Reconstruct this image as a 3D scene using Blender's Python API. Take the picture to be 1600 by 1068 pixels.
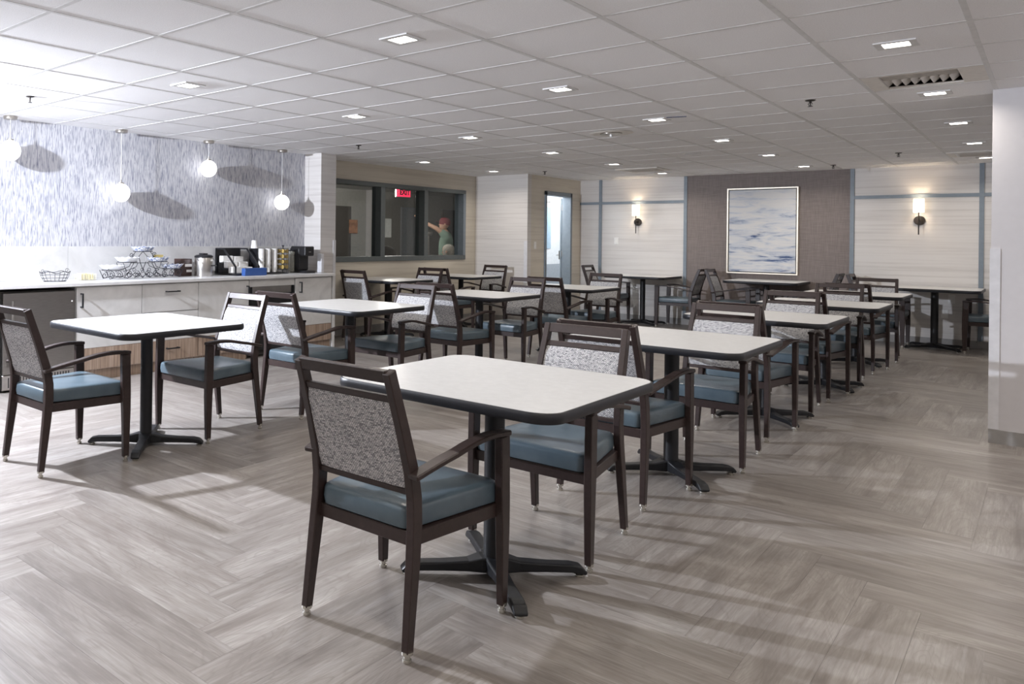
import bpy, bmesh, math, random
from mathutils import Vector, Matrix
random.seed(7)
PI = math.pi
R = math.radians
SC = bpy.context.scene
COL = SC.collection
for o in list(bpy.data.objects):
    bpy.data.objects.remove(o)

# ------------------------------------------------------------------ camera
EYE = 1.33
YAW, ROLL = 0.790869, 0.0115045
FOC, PCX, PCY = 1198.0, 438.6, 370.27          # focal length and principal point in pixels of the 1600x1068 frame
_f = Vector((-math.sin(YAW), math.cos(YAW), 0))
_r0 = Vector((math.cos(YAW), math.sin(YAW), 0))
_u0 = Vector((0, 0, 1))
_r = _r0 * math.cos(ROLL) + _u0 * math.sin(ROLL)
_u = _u0 * math.cos(ROLL) - _r0 * math.sin(ROLL)
cam_d = bpy.data.cameras.new('camera')
cam = bpy.data.objects.new('camera', cam_d)
COL.objects.link(cam)
cam.matrix_world = Matrix(((_r.x, _u.x, -_f.x, 0), (_r.y, _u.y, -_f.y, 0), (_r.z, _u.z, -_f.z, EYE), (0, 0, 0, 1)))
cam_d.sensor_width = 36
cam_d.lens = FOC / 1600 * 36
cam_d.shift_x = (800 - PCX) / 1600
cam_d.shift_y = -(534 - PCY) / 1600
cam_d.clip_start = 0.05
cam_d.clip_end = 60
SC.camera = cam

def to_px(p):
    d = Vector(p) - Vector((0, 0, EYE))
    z = d.dot(_f)
    if z < 0.05:
        return None
    return (PCX + FOC * d.dot(_r) / z, PCY - FOC * d.dot(_u) / z)

# ------------------------------------------------------------------ world, exposure, photographer's flash
w = bpy.data.worlds.new('world')
SC.world = w
w.use_nodes = True
w.node_tree.nodes['Background'].inputs[0].default_value = (0.75, 0.78, 0.85, 1)
w.node_tree.nodes['Background'].inputs[1].default_value = 0.02
SC.view_settings.view_transform = 'Standard'
SC.view_settings.look = 'None'
SC.view_settings.exposure = 0.45
SC.view_settings.gamma = 1.0
SC.view_settings.use_curve_mapping = False
SC.cycles.diffuse_bounces = 8

def lamp(name, kind, loc, energy, color, size=0.05, rot=None, parent=None, spread=None, blend=None, cone=None):
    d = bpy.data.lights.new(name, kind)
    d.energy = energy
    d.color = color
    if kind == 'AREA':
        d.shape = 'SQUARE'
        d.size = size
        if spread:
            d.spread = spread
    else:
        d.shadow_soft_size = size
    if kind == 'SPOT':
        d.spot_size = cone
        d.spot_blend = blend
    o = bpy.data.objects.new(name, d)
    COL.objects.link(o)
    o.location = loc
    if rot:
        o.rotation_euler = rot
    o.parent = parent
    return o

FLASH = 1000.0
DOWN = 3.1
_aim = Vector((0.9, 0.7, -0.15))
lamp('flash_light', 'SPOT', (-5.85, 1.5, 2.27), FLASH, (0.84, 0.89, 1.0), 0.045, rot=_aim.to_track_quat('-Z', 'Y').to_euler(), cone=R(178), blend=0.65)

# ------------------------------------------------------------------ materials
MATS = {}

class NT:
    def __init__(s, name):
        s.m = bpy.data.materials.new(name)
        s.m.use_nodes = True
        s.t = s.m.node_tree
        s.b = s.t.nodes['Principled BSDF']
        s.out = s.t.nodes['Material Output']
        MATS[name] = s.m
    def n(s, kind, **kw):
        x = s.t.nodes.new('ShaderNode' + kind)
        for k, v in kw.items():
            if k.startswith('i_'):
                key = k[2:]
                key = int(key) if key.isdigit() else key.replace('_', ' ')
                if hasattr(v, 'is_output'):
                    s.t.links.new(v, x.inputs[key])
                else:
                    x.inputs[key].default_value = v
            else:
                setattr(x, k, v)
        return x
    def link(s, a, b):
        s.t.links.new(a, b)
    def coords(s, which='Object', scale=(1, 1, 1), off=None):
        tc = s.n('TexCoord')
        mp = s.n('Mapping')
        s.link(tc.outputs[which], mp.inputs['Vector'])
        mp.inputs['Scale'].default_value = scale
        if off is not None:
            s.link(off, mp.inputs['Location'])
        return mp.outputs[0]
    def ramp(s, fac, stops, interp='LINEAR'):
        r = s.n('ValToRGB')
        r.color_ramp.interpolation = interp
        el = r.color_ramp.elements
        while len(el) < len(stops):
            el.new(0.5)
        for e, (p, c) in zip(el, stops):
            e.position = p
            e.color = (*c, 1) if len(c) == 3 else c
        s.link(fac, r.inputs[0])
        return r.outputs[0]
    def mix(s, fac, a, b, blend='MIX'):
        x = s.n('Mix', data_type='RGBA', blend_type=blend)
        for inp, v in ((x.inputs[0], fac), (x.inputs[6], a), (x.inputs[7], b)):
            if hasattr(v, 'is_output'):
                s.link(v, inp)
            else:
                inp.default_value = v if isinstance(v, (int, float)) else (*v, 1)
        return x.outputs[2]
    def math(s, op, a, b=0.0):
        x = s.n('Math', operation=op)
        for inp, v in ((x.inputs[0], a), (x.inputs[1], b)):
            if hasattr(v, 'is_output'):
                s.link(v, inp)
            else:
                inp.default_value = v
        return x.outputs[0]
    def base(s, v):
        if hasattr(v, 'is_output'):
            s.link(v, s.b.inputs['Base Color'])
        else:
            s.b.inputs['Base Color'].default_value = (*v, 1)
    def pr(s, rough=0.5, metal=0.0, spec=0.5, coat=0.0):
        s.b.inputs['Roughness'].default_value = rough
        s.b.inputs['Metallic'].default_value = metal
        s.b.inputs['Specular IOR Level'].default_value = spec
        s.b.inputs['Coat Weight'].default_value = coat
    def bump(s, h, strength=0.2, dist=0.002):
        x = s.n('Bump')
        x.inputs['Strength'].default_value = strength
        x.inputs['Distance'].default_value = dist
        s.link(h, x.inputs['Height'])
        s.link(x.outputs[0], s.b.inputs['Normal'])

def plain(name, col, rough=0.5, metal=0.0, spec=0.5, noise=0.06, nscale=20, coat=0.0):
    m = NT(name)
    nz = m.n('TexNoise', i_Vector=m.coords(), i_Scale=nscale, i_Detail=3.0)
    a = tuple(c * (1 - noise) for c in col)
    b = tuple(min(1, c * (1 + noise)) for c in col)
    m.base(m.ramp(nz.outputs[0], [(0.3, a), (0.7, b)]))
    m.pr(rough, metal, spec, coat)
    return m.m

def emit(name, col, strength):
    m = NT(name)
    m.base((0.9, 0.9, 0.9) if min(col) > 0.3 else col)
    m.b.inputs['Emission Color'].default_value = (*col, 1)
    m.b.inputs['Emission Strength'].default_value = strength
    return m.m

def make_materials():
    plain('frame_brown', (0.029, 0.018, 0.0165), 0.38, 0.0, 0.42, 0.15, 60)
    plain('black_metal', (0.008, 0.0085, 0.0105), 0.45, 0.0, 0.4, 0.1, 60)
    plain('edge_black', (0.010, 0.011, 0.015), 0.42, 0.0, 0.42, 0.1, 60)
    plain('glide', (0.55, 0.53, 0.48), 0.2, 0.8, 0.5)
    plain('steel', (0.50, 0.48, 0.46), 0.28, 1.0)
    plain('nickel', (0.45, 0.42, 0.38), 0.3, 1.0)
    plain('trim_blue', (0.195, 0.235, 0.275), 0.42)
    plain('window_frame', (0.105, 0.122, 0.124), 0.45)
    plain('paint_grey', (0.60, 0.585, 0.595), 0.5, noise=0.015)
    plain('paint_white', (0.72, 0.72, 0.72), 0.5)
    plain('guard', (0.66, 0.66, 0.68), 0.4)
    plain('base_grey', (0.30, 0.29, 0.28), 0.5)
    plain('plastic_white', (0.8, 0.79, 0.77), 0.4)
    plain('plastic_black', (0.012, 0.012, 0.014), 0.35)
    plain('grid_white', (0.66, 0.655, 0.65), 0.5)
    plain('vent_paint', (0.72, 0.69, 0.645), 0.5)
    plain('dark_void', (0.03, 0.028, 0.025), 0.8)
    plain('paper', (0.82, 0.81, 0.78), 0.7)
    plain('cream', (0.74, 0.70, 0.60), 0.6)
    plain('ceramic', (0.82, 0.83, 0.86), 0.25)
    plain('wire_black', (0.02, 0.02, 0.028), 0.4)
    plain('yellow', (0.80, 0.66, 0.26), 0.6)
    plain('pale_yellow', (0.82, 0.78, 0.50), 0.6)
    plain('brown_box', (0.045, 0.022, 0.018), 0.4)
    plain('blue_box', (0.03, 0.085, 0.28), 0.5)
    plain('gold', (0.62, 0.46, 0.16), 0.3, 0.7)
    plain('orange', (0.40, 0.19, 0.10), 0.7, 0, 0.3, 0.35, 9)
    plain('tape_blue', (0.03, 0.05, 0.13), 0.6)
    plain('sub_floor', (0.25, 0.23, 0.21), 0.8)
    plain('champagne', (0.72, 0.66, 0.55), 0.35, 0.3)
    plain('corridor_grey', (0.36, 0.38, 0.41), 0.5)
    plain('corridor_blue', (0.32, 0.42, 0.50), 0.4)
    plain('room_brown', (0.34, 0.335, 0.32), 0.6)
    plain('room_dark', (0.075, 0.07, 0.065), 0.6)
    plain('skin', (0.45, 0.27, 0.19), 0.55)
    plain('cap_maroon', (0.16, 0.025, 0.035), 0.8)
    plain('shirt_green', (0.20, 0.29, 0.24), 0.85)
    plain('trousers', (0.05, 0.055, 0.07), 0.85)
    plain('hair_grey', (0.33, 0.31, 0.28), 0.8, 0, 0.3, 0.3, 60)
    plain('shoe', (0.02, 0.02, 0.02), 0.6)
    plain('sconce_bronze', (0.03, 0.025, 0.022), 0.35, 0.6)
    emit('led', (1.0, 0.93, 0.84), 9.0)
    emit('globe_glass', (1.0, 0.97, 0.93), 1.5)
    emit('shade_lit', (1.0, 0.84, 0.62), 1.9)
    emit('exit_red', (1.0, 0.03, 0.10), 0.75)
    # galvanised look for stainless doors
    m = NT('brushed_steel')
    nz = m.n('TexNoise', i_Vector=m.coords(scale=(1, 2, 90)), i_Scale=6.0, i_Detail=2.0)
    m.base(m.ramp(nz.outputs[0], [(0.3, (0.30, 0.285, 0.27)), (0.7, (0.37, 0.355, 0.34))]))
    m.pr(0.34, 1.0)
    # laminate table top
    m = NT('laminate')
    a = m.n('TexNoise', i_Vector=m.coords(), i_Scale=26.0, i_Detail=6.0, i_Roughness=0.7)
    m.base(m.ramp(a.outputs[0], [(0.3, (0.485, 0.487, 0.482)), (0.7, (0.56, 0.562, 0.557))]))
    m.pr(0.32, 0, 0.45)
    # blue vinyl seat
    m = NT('vinyl_blue')
    a = m.n('TexNoise', i_Vector=m.coords(), i_Scale=7.0, i_Detail=5.0)
    m.base(m.ramp(a.outputs[0], [(0.3, (0.058, 0.086, 0.108)), (0.7, (0.095, 0.130, 0.155))]))
    b = m.n('TexNoise', i_Vector=m.coords(), i_Scale=260.0, i_Detail=2.0)
    m.bump(b.outputs[0], 0.15, 0.001)
    m.pr(0.33, 0, 0.5)
    # woven back fabric
    m = NT('woven')
    tc = m.n('TexCoord')
    def cells(sx, sz, seed):
        v = m.n('VectorMath', operation='MULTIPLY')
        m.link(tc.outputs['Object'], v.inputs[0])
        v.inputs[1].default_value = (sx, 0, sz)
        fl = m.n('VectorMath', operation='FLOOR')
        ad = m.n('VectorMath', operation='ADD')
        m.link(v.outputs[0], ad.inputs[0])
        ad.inputs[1].default_value = (seed, seed, seed * 0.37)
        m.link(ad.outputs[0], fl.inputs[0])
        return m.n('TexWhiteNoise', i_Vector=fl.outputs[0]).outputs[0]
    sp = m.n('SeparateXYZ')
    m.link(tc.outputs['Object'], sp.inputs[0])
    cv = m.n('CombineXYZ', i_X=sp.outputs['X'], i_Y=sp.outputs['Z'], i_Z=0.0)
    wob = m.n('TexNoise', i_Vector=tc.outputs['Object'], i_Scale=120.0, i_Detail=1.0)
    vv = m.n('VectorMath', operation='MULTIPLY_ADD')
    m.link(wob.outputs['Color'], vv.inputs[0])
    vv.inputs[1].default_value = (0.004, 0.003, 0)
    m.link(cv.outputs[0], vv.inputs[2])
    br = m.n('TexBrick', offset=0.5, i_Vector=vv.outputs[0], i_Scale=1.0, i_Mortar_Size=0.0007, i_Mortar_Smooth=0.4, i_Brick_Width=0.0085, i_Row_Height=0.0052)
    br.inputs['Color1'].default_value = (0.74, 0.735, 0.735, 1)
    br.inputs['Color2'].default_value = (0.46, 0.46, 0.475, 1)
    br.inputs['Mortar'].default_value = (0.035, 0.035, 0.045, 1)
    h = m.math('SUBTRACT', 1.0, br.outputs['Fac'])
    dk = m.math('MULTIPLY', m.math('GREATER_THAN', cells(118, 192, 4.1), 0.78), 0.6)
    m.base(m.mix(dk, br.outputs['Color'], (0.13, 0.13, 0.145)))
    m.bump(h, 0.5, 0.002)
    m.pr(0.85, 0, 0.2)
    # plank floor: one for plank objects, one for the joined far planks
    for nm in ('plank', 'plank_far'):
        m = NT(nm)
        if nm == 'plank':
            oi = m.n('ObjectInfo')
            rnd = oi.outputs['Random']
        else:
            at = m.n('Attribute', attribute_name='rnd')
            rnd = at.outputs['Fac']
        off = m.n('CombineXYZ', i_X=m.math('MULTIPLY', rnd, 37.0), i_Y=m.math('MULTIPLY', rnd, 91.0), i_Z=0.0)
        uv = m.coords('UV', off=off.outputs[0])
        def sc(v):
            x = m.n('VectorMath', operation='MULTIPLY')
            m.link(uv, x.inputs[0])
            x.inputs[1].default_value = v
            return x.outputs[0]
        big = m.n('TexNoise', i_Vector=sc((1.35, 7.0, 1)), i_Scale=1.0, i_Detail=5.0, i_Roughness=0.6, i_Distortion=1.1)
        rings = m.n('TexNoise', i_Vector=sc((1.5, 6.5, 1)), i_Scale=1.0, i_Detail=2.0, i_Roughness=0.45, i_Distortion=1.2)
        band = m.math('FRACT', m.math('MULTIPLY', rings.outputs[0], 13.0))
        fine = m.n('TexNoise', i_Vector=sc((5.0, 150.0, 1)), i_Scale=1.0, i_Detail=3.0, i_Roughness=0.65)
        c0 = m.ramp(big.outputs[0], [(0.30, (0.1609, 0.1414, 0.1276)), (0.5, (0.2613, 0.2398, 0.2202)), (0.70, (0.3559, 0.3364, 0.3147))])
        c1 = m.mix(m.math('MULTIPLY', m.ramp(band, [(0.0, (1, 1, 1)), (0.22, (0.1, 0.1, 0.1)), (0.8, (0, 0, 0)), (1.0, (0.8, 0.8, 0.8))]), 0.42), c0, (0.16, 0.135, 0.12))
        mid = m.n('TexNoise', i_Vector=sc((2.2, 42.0, 1)), i_Scale=1.0, i_Detail=4.0, i_Roughness=0.6, i_Distortion=0.5)
        c1 = m.mix(m.math('MULTIPLY', m.ramp(mid.outputs[0], [(0.36, (1, 1, 1)), (0.56, (0, 0, 0))]), 0.26), c1, (0.135, 0.115, 0.103))
        c1 = m.mix(m.math('MULTIPLY', m.ramp(mid.outputs[0], [(0.52, (0, 0, 0)), (0.70, (1, 1, 1))]), 0.22), c1, (0.43, 0.41, 0.40))
        c2 = m.mix(m.math('MULTIPLY', m.ramp(fine.outputs[0], [(0.35, (1, 1, 1)), (0.6, (0, 0, 0))]), 0.38), c1, (0.13, 0.112, 0.10))
        val = m.ramp(rnd, [(0.0, (0.82, 0.815, 0.815)), (0.5, (0.91, 0.908, 0.91)), (1.0, (0.98, 0.98, 0.985))])
        m.base(m.mix(1.0, c2, val, 'MULTIPLY'))
        m.bump(fine.outputs[0], 0.12, 0.001)
        m.pr(0.36, 0, 0.42)
    # ceiling tile
    m = NT('tile')
    a = m.n('TexNoise', i_Vector=m.coords(), i_Scale=190.0, i_Detail=2.0)
    b = m.n('TexVoronoi', i_Vector=m.coords(), i_Scale=120.0)
    c0 = m.ramp(a.outputs[0], [(0.35, (0.80, 0.795, 0.805)), (0.55, (0.88, 0.875, 0.885))])
    m.base(c0)
    m.bump(a.outputs[0], 0.3, 0.002)
    m.pr(0.9, 0, 0.15)
    # blue dash wallpaper of the counter wall
    m = NT('wallpaper_dash')
    tc = m.n('TexCoord')
    sep = m.n('SeparateXYZ')
    m.link(tc.outputs['Object'], sep.inputs[0])
    def dashes(cols, lens, seed):
        c = m.math('FLOOR', m.math('MULTIPLY', sep.outputs['Y'], cols))
        wn = m.n('TexWhiteNoise', noise_dimensions='1D', i_W=m.math('ADD', c, seed))
        zz = m.math('ADD', m.math('MULTIPLY', sep.outputs['Z'], lens), m.math('MULTIPLY', wn.outputs[0], 57.0))
        v = m.n('CombineXYZ', i_X=m.math('MULTIPLY', c, 3.71), i_Y=zz, i_Z=seed)
        return m.n('TexNoise', i_Vector=v.outputs[0], i_Scale=1.0, i_Detail=1.0).outputs[0]
    c0 = m.ramp(dashes(150.0, 9.0, 3.0), [(0.32, (0.29, 0.30, 0.37)), (0.44, (0.46, 0.465, 0.51)), (0.52, (0.58, 0.58, 0.61)), (0.62, (0.63, 0.63, 0.65))])
    c1 = m.mix(m.math('MULTIPLY', m.ramp(dashes(230.0, 15.0, 11.0), [(0.26, (1, 1, 1)), (0.36, (0, 0, 0))]), 0.75), c0, (0.12, 0.13, 0.21))
    m.base(c1)
    m.pr(0.7, 0, 0.3)
    # cream wallpaper with thin horizontal lines; two copies, warm downlight and cool flash tint painted in
    for nm, ca, cb in (('wallpaper_warm_lit', (0.565, 0.515, 0.435), (0.63, 0.585, 0.50)), ('wallpaper_flash_lit', (0.60, 0.57, 0.545), (0.665, 0.64, 0.615))):
        m = NT(nm)
        a = m.n('TexNoise', i_Vector=m.coords(scale=(0.8, 0.8, 34)), i_Scale=1.0, i_Detail=3.0, i_Roughness=0.65)
        m.base(m.ramp(a.outputs[0], [(0.34, tuple(c * 0.94 for c in ca)), (0.46, tuple((p + q) / 2 for p, q in zip(ca, cb))), (0.6, cb)]))
        m.pr(0.38, 0, 0.4)
    # taupe linen feature wall
    m = NT('taupe')
    a = m.n('TexNoise', i_Vector=m.coords(scale=(260, 1, 6)), i_Scale=1.0, i_Detail=2.0)
    b = m.n('TexNoise', i_Vector=m.coords(scale=(6, 1, 260)), i_Scale=1.0, i_Detail=2.0)
    h = m.math('ADD', m.math('MULTIPLY', a.outputs[0], 0.5), m.math('MULTIPLY', b.outputs[0], 0.5))
    m.base(m.ramp(h, [(0.38, (0.185, 0.155, 0.145)), (0.62, (0.265, 0.228, 0.215))]))
    m.pr(0.6, 0, 0.3)
    # pale veined laminate of the counter
    for nm, ca, cb in (('veined', (0.50, 0.495, 0.485), (0.635, 0.63, 0.62)), ('worktop', (0.55, 0.545, 0.54), (0.66, 0.655, 0.65))):
        m = NT(nm)
        mp = m.coords(scale=(1, 1.0, 1.5))
        a = m.n('TexNoise', i_Vector=mp, i_Scale=2.3, i_Detail=6.0, i_Roughness=0.62, i_Distortion=1.6)
        v = m.n('TexWave', wave_type='BANDS', bands_direction='DIAGONAL', i_Vector=mp, i_Scale=1.6, i_Distortion=7.0, i_Detail=3.0)
        c0 = m.ramp(a.outputs[0], [(0.3, ca), (0.7, cb)])
        m.base(m.mix(m.math('MULTIPLY', v.outputs[0], 0.14), c0, tuple(min(1, c * 1.2) for c in cb)))
        m.pr(0.3, 0, 0.45)
    # vertical grain wood of the cabinet foot
    m = NT('oak')
    a = m.n('TexNoise', i_Vector=m.coords(scale=(60, 60, 2.2)), i_Scale=1.0, i_Detail=4.0)
    m.base(m.ramp(a.outputs[0], [(0.32, (0.21, 0.145, 0.105)), (0.55, (0.33, 0.245, 0.185)), (0.7, (0.40, 0.31, 0.245))]))
    m.pr(0.45)
    # abstract canvas
    m = NT('canvas')
    mp = m.coords(scale=(1.9, 1, 10.5))
    a = m.n('TexNoise', i_Vector=mp, i_Scale=1.15, i_Detail=6.0, i_Roughness=0.62, i_Distortion=0.7)
    b = m.n('TexNoise', i_Vector=m.coords(scale=(2.0, 1, 24)), i_Scale=1.0, i_Detail=5.0, i_Distortion=0.5)
    tc = m.n('TexCoord')
    sep = m.n('SeparateXYZ')
    m.link(tc.outputs['Object'], sep.inputs[0])
    low = m.ramp(m.math('ADD', m.math('MULTIPLY', sep.outputs['Z'], 0.77), 0.5), [(0.0, (1, 1, 1)), (0.3, (0.8, 0.8, 0.8)), (0.62, (0.45, 0.45, 0.45)), (0.75, (0.0, 0.0, 0.0)), (1.0, (0.0, 0.0, 0.0))])
    f = m.math('ADD', a.outputs[0], m.math('MULTIPLY', low, 0.10))
    c0 = m.ramp(f, [(0.46, (0.72, 0.715, 0.71)), (0.56, (0.60, 0.63, 0.68)), (0.64, (0.42, 0.47, 0.57)), (0.70, (0.10, 0.15, 0.29)), (0.78, (0.05, 0.08, 0.18))])
    c1 = m.mix(m.math('MULTIPLY', m.ramp(b.outputs[0], [(0.48, (0, 0, 0)), (0.62, (1, 1, 1))]), 0.75), c0, (0.70, 0.70, 0.70))
    m.base(c1)
    m.pr(0.6, 0, 0.3)
    # decorated white bowls
    m = NT('bowl_blue')
    a = m.n('TexNoise', i_Vector=m.coords(), i_Scale=55.0, i_Detail=2.0)
    m.base(m.ramp(a.outputs[0], [(0.48, (0.80, 0.81, 0.84)), (0.56, (0.20, 0.25, 0.42))]))
    m.pr(0.3)
    # window glass
    m = NT('pane_glass')
    tr = m.n('BsdfTransparent')
    tr.inputs[0].default_value = (0.86, 0.88, 0.88, 1)
    gl = m.n('BsdfGlossy')
    gl.inputs['Roughness'].default_value = 0.02
    lw = m.n('LayerWeight')
    fac = m.math('ADD', m.math('MULTIPLY', m.math('POWER', lw.outputs['Facing'], 5.0), 0.5), 0.03)
    mx = m.n('MixShader')
    m.link(fac, mx.inputs[0])
    m.link(tr.outputs[0], mx.inputs[1])
    m.link(gl.outputs[0], mx.inputs[2])
    m.link(mx.outputs[0], m.out.inputs['Surface'])
    # clear tub
    m = NT('clear_tub')
    tr = m.n('BsdfTransparent')
    tr.inputs[0].default_value = (0.93, 0.93, 0.9, 1)
    mx = m.n('MixShader')
    mx.inputs[0].default_value = 0.25
    m.b.inputs['Base Color'].default_value = (0.85, 0.84, 0.75, 1)
    m.b.inputs['Roughness'].default_value = 0.2
    m.link(tr.outputs[0], mx.inputs[1])
    m.link(m.b.outputs[0], mx.inputs[2])
    m.link(mx.outputs[0], m.out.inputs['Surface'])
make_materials()

# ------------------------------------------------------------------ mesh builder
class MB:
    def __init__(s):
        s.v = []
        s.f = []
    def box(s, x0, x1, y0, y1, z0, z1):
        b = len(s.v)
        s.v += [(x0, y0, z0), (x1, y0, z0), (x1, y1, z0), (x0, y1, z0), (x0, y0, z1), (x1, y0, z1), (x1, y1, z1), (x0, y1, z1)]
        s.f += [[b + i for i in q] for q in ((3, 2, 1, 0), (4, 5, 6, 7), (0, 1, 5, 4), (1, 2, 6, 5), (2, 3, 7, 6), (3, 0, 4, 7))]
        return s
    def loft(s, rings, cap=True, closed=False):
        b = len(s.v)
        n = len(rings[0])
        for r in rings:
            s.v += [tuple(p) for p in r]
        m = len(rings)
        for k in range(m if closed else m - 1):
            for i in range(n):
                j = (i + 1) % n
                k2 = (k + 1) % m
                s.f.append([b + k * n + i, b + k * n + j, b + k2 * n + j, b + k2 * n + i])
        if cap and not closed:
            s.f.append([b + i for i in range(n)][::-1])
            s.f.append([b + (m - 1) * n + i for i in range(n)])
        return s
    def lathe(s, prof, n=20, c=(0, 0, 0)):
        return s.loft([[(c[0] + r * math.cos(2 * PI * i / n), c[1] + r * math.sin(2 * PI * i / n), c[2] + z) for i in range(n)] for r, z in prof])
    def tube(s, path, r, n=6, closed=False):
        path = [Vector(p) for p in path]
        rings = []
        m = len(path)
        for i, p in enumerate(path):
            if closed:
                t = path[(i + 1) % m] - path[i - 1]
            else:
                t = path[min(i + 1, m - 1)] - path[max(i - 1, 0)]
            t.normalize()
            a = Vector((0, 0, 1)) if abs(t.z) < 0.9 else Vector((1, 0, 0))
            e1 = t.cross(a).normalized()
            e2 = t.cross(e1).normalized()
            rr = r[i] if isinstance(r, (list, tuple)) else r
            rings.append([p + e1 * rr * math.cos(2 * PI * k / n) + e2 * rr * math.sin(2 * PI * k / n) for k in range(n)])
        return s.loft(rings, True, closed)
    def sweep(s, path, side, sizes):
        """rectangular section: side = fixed width axis, sizes = (width along side, depth across) per point"""
        path = [Vector(p) for p in path]
        rings = []
        for i, p in enumerate(path):
            t = (path[min(i + 1, len(path) - 1)] - path[max(i - 1, 0)]).normalized()
            e1 = Vector(side[i] if isinstance(side, list) else side).normalized()
            e2 = t.cross(e1).normalized()
            e1 = e2.cross(t).normalized()
            wd, dp = sizes[i] if isinstance(sizes, list) else sizes
            rings.append([p + e1 * a * wd / 2 + e2 * b_ * dp / 2 for a, b_ in ((-1, -1), (1, -1), (1, 1), (-1, 1))])
        return s.loft(rings)
    def mesh(s, name, mat, smooth=False, bevel=0.0, seg=1, angle=30):
        me = bpy.data.meshes.new(name)
        me.from_pydata([tuple(p) for p in s.v], [], s.f)
        bm = bmesh.new()
        bm.from_mesh(me)
        bmesh.ops.recalc_face_normals(bm, faces=bm.faces)
        if bevel:
            ed = [e for e in bm.edges if len(e.link_faces) == 2 and e.calc_face_angle(0) > R(angle)]
            bmesh.ops.bevel(bm, geom=ed, offset=bevel, segments=seg, affect='EDGES', profile=0.5, clamp_overlap=True)
        bm.to_mesh(me)
        bm.free()
        if smooth:
            for p in me.polygons:
                p.use_smooth = True
            try:
                me.set_sharp_from_angle(angle=R(40))
            except Exception:
                pass
        me.materials.append(MATS[mat])
        return me
    def build(s, name, mat, parent=None, loc=(0, 0, 0), **kw):
        return obj(name, s.mesh(name, mat, **kw), parent, loc)

def obj(name, me, parent=None, loc=(0, 0, 0), rz=0.0):
    o = bpy.data.objects.new(name, me)
    COL.objects.link(o)
    o.parent = parent
    o.location = loc
    o.rotation_euler = (0, 0, rz)
    return o

def tag(o, label=None, cat=None, group=None, kind=None):
    if label:
        o['label'] = label
    if cat:
        o['category'] = cat
    if group:
        o['group'] = group
    if kind:
        o['kind'] = kind
    return o

def thing(name, label, cat, loc=(0, 0, 0), rz=0.0, group=None):
    return tag(obj(name, None, None, loc, rz), label, cat, group)

def struct(o, label=None):
    return tag(o, label, None, None, 'structure')

def copy_tree(o, parent=None):
    c = o.copy()
    COL.objects.link(c)
    c.parent = parent
    for ch in list(o.children):
        copy_tree(ch, c)
    return c

def B(name, mat, parent, x0, x1, y0, y1, z0, z1, bevel=0.0, seg=1):
    return MB().box(x0, x1, y0, y1, z0, z1).build(name, mat, parent, bevel=bevel, seg=seg)

def rrect(hx, hy, r, n=6, z=0.0, cx=0.0, cy=0.0):
    pts = []
    for k, (sx, sy) in enumerate(((1, 1), (-1, 1), (-1, -1), (1, -1))):
        for i in range(n + 1):
            a = PI / 2 * (k + i / n)
            pts.append((cx + sx * (hx - r) + r * math.cos(a), cy + sy * (hy - r) + r * math.sin(a), z))
    return pts

def text_mesh(body, size, mat, extrude=0.002, bold=0.0, align='CENTER'):
    cu = bpy.data.curves.new('lettering', 'FONT')
    cu.body = body
    cu.size = size
    cu.extrude = extrude
    cu.offset = bold
    cu.align_x = align
    cu.align_y = 'CENTER'
    t = bpy.data.objects.new('lettering', cu)
    COL.objects.link(t)
    dg = bpy.context.evaluated_depsgraph_get()
    me = bpy.data.meshes.new_from_object(t.evaluated_get(dg))
    bpy.data.objects.remove(t)
    me.materials.clear()
    me.materials.append(MATS[mat])
    return me

# ------------------------------------------------------------------ room dimensions
ZC = 2.377                        # underside of the ceiling grid
XL, XW, XD = -6.70, -6.85, -5.91  # counter wall, interior-window wall, doorway wall
YB, YS = 13.28, 11.36             # wall with the painting, short wall between window and door
XR, YR = 3.4, -3.4                # unseen right and rear limits
YP, XP = 7.05, -0.307             # wall end on the right
TOP = 2.56
G = 0.61
GX, GY = -3.952, 1.7611           # ceiling grid origin

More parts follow.
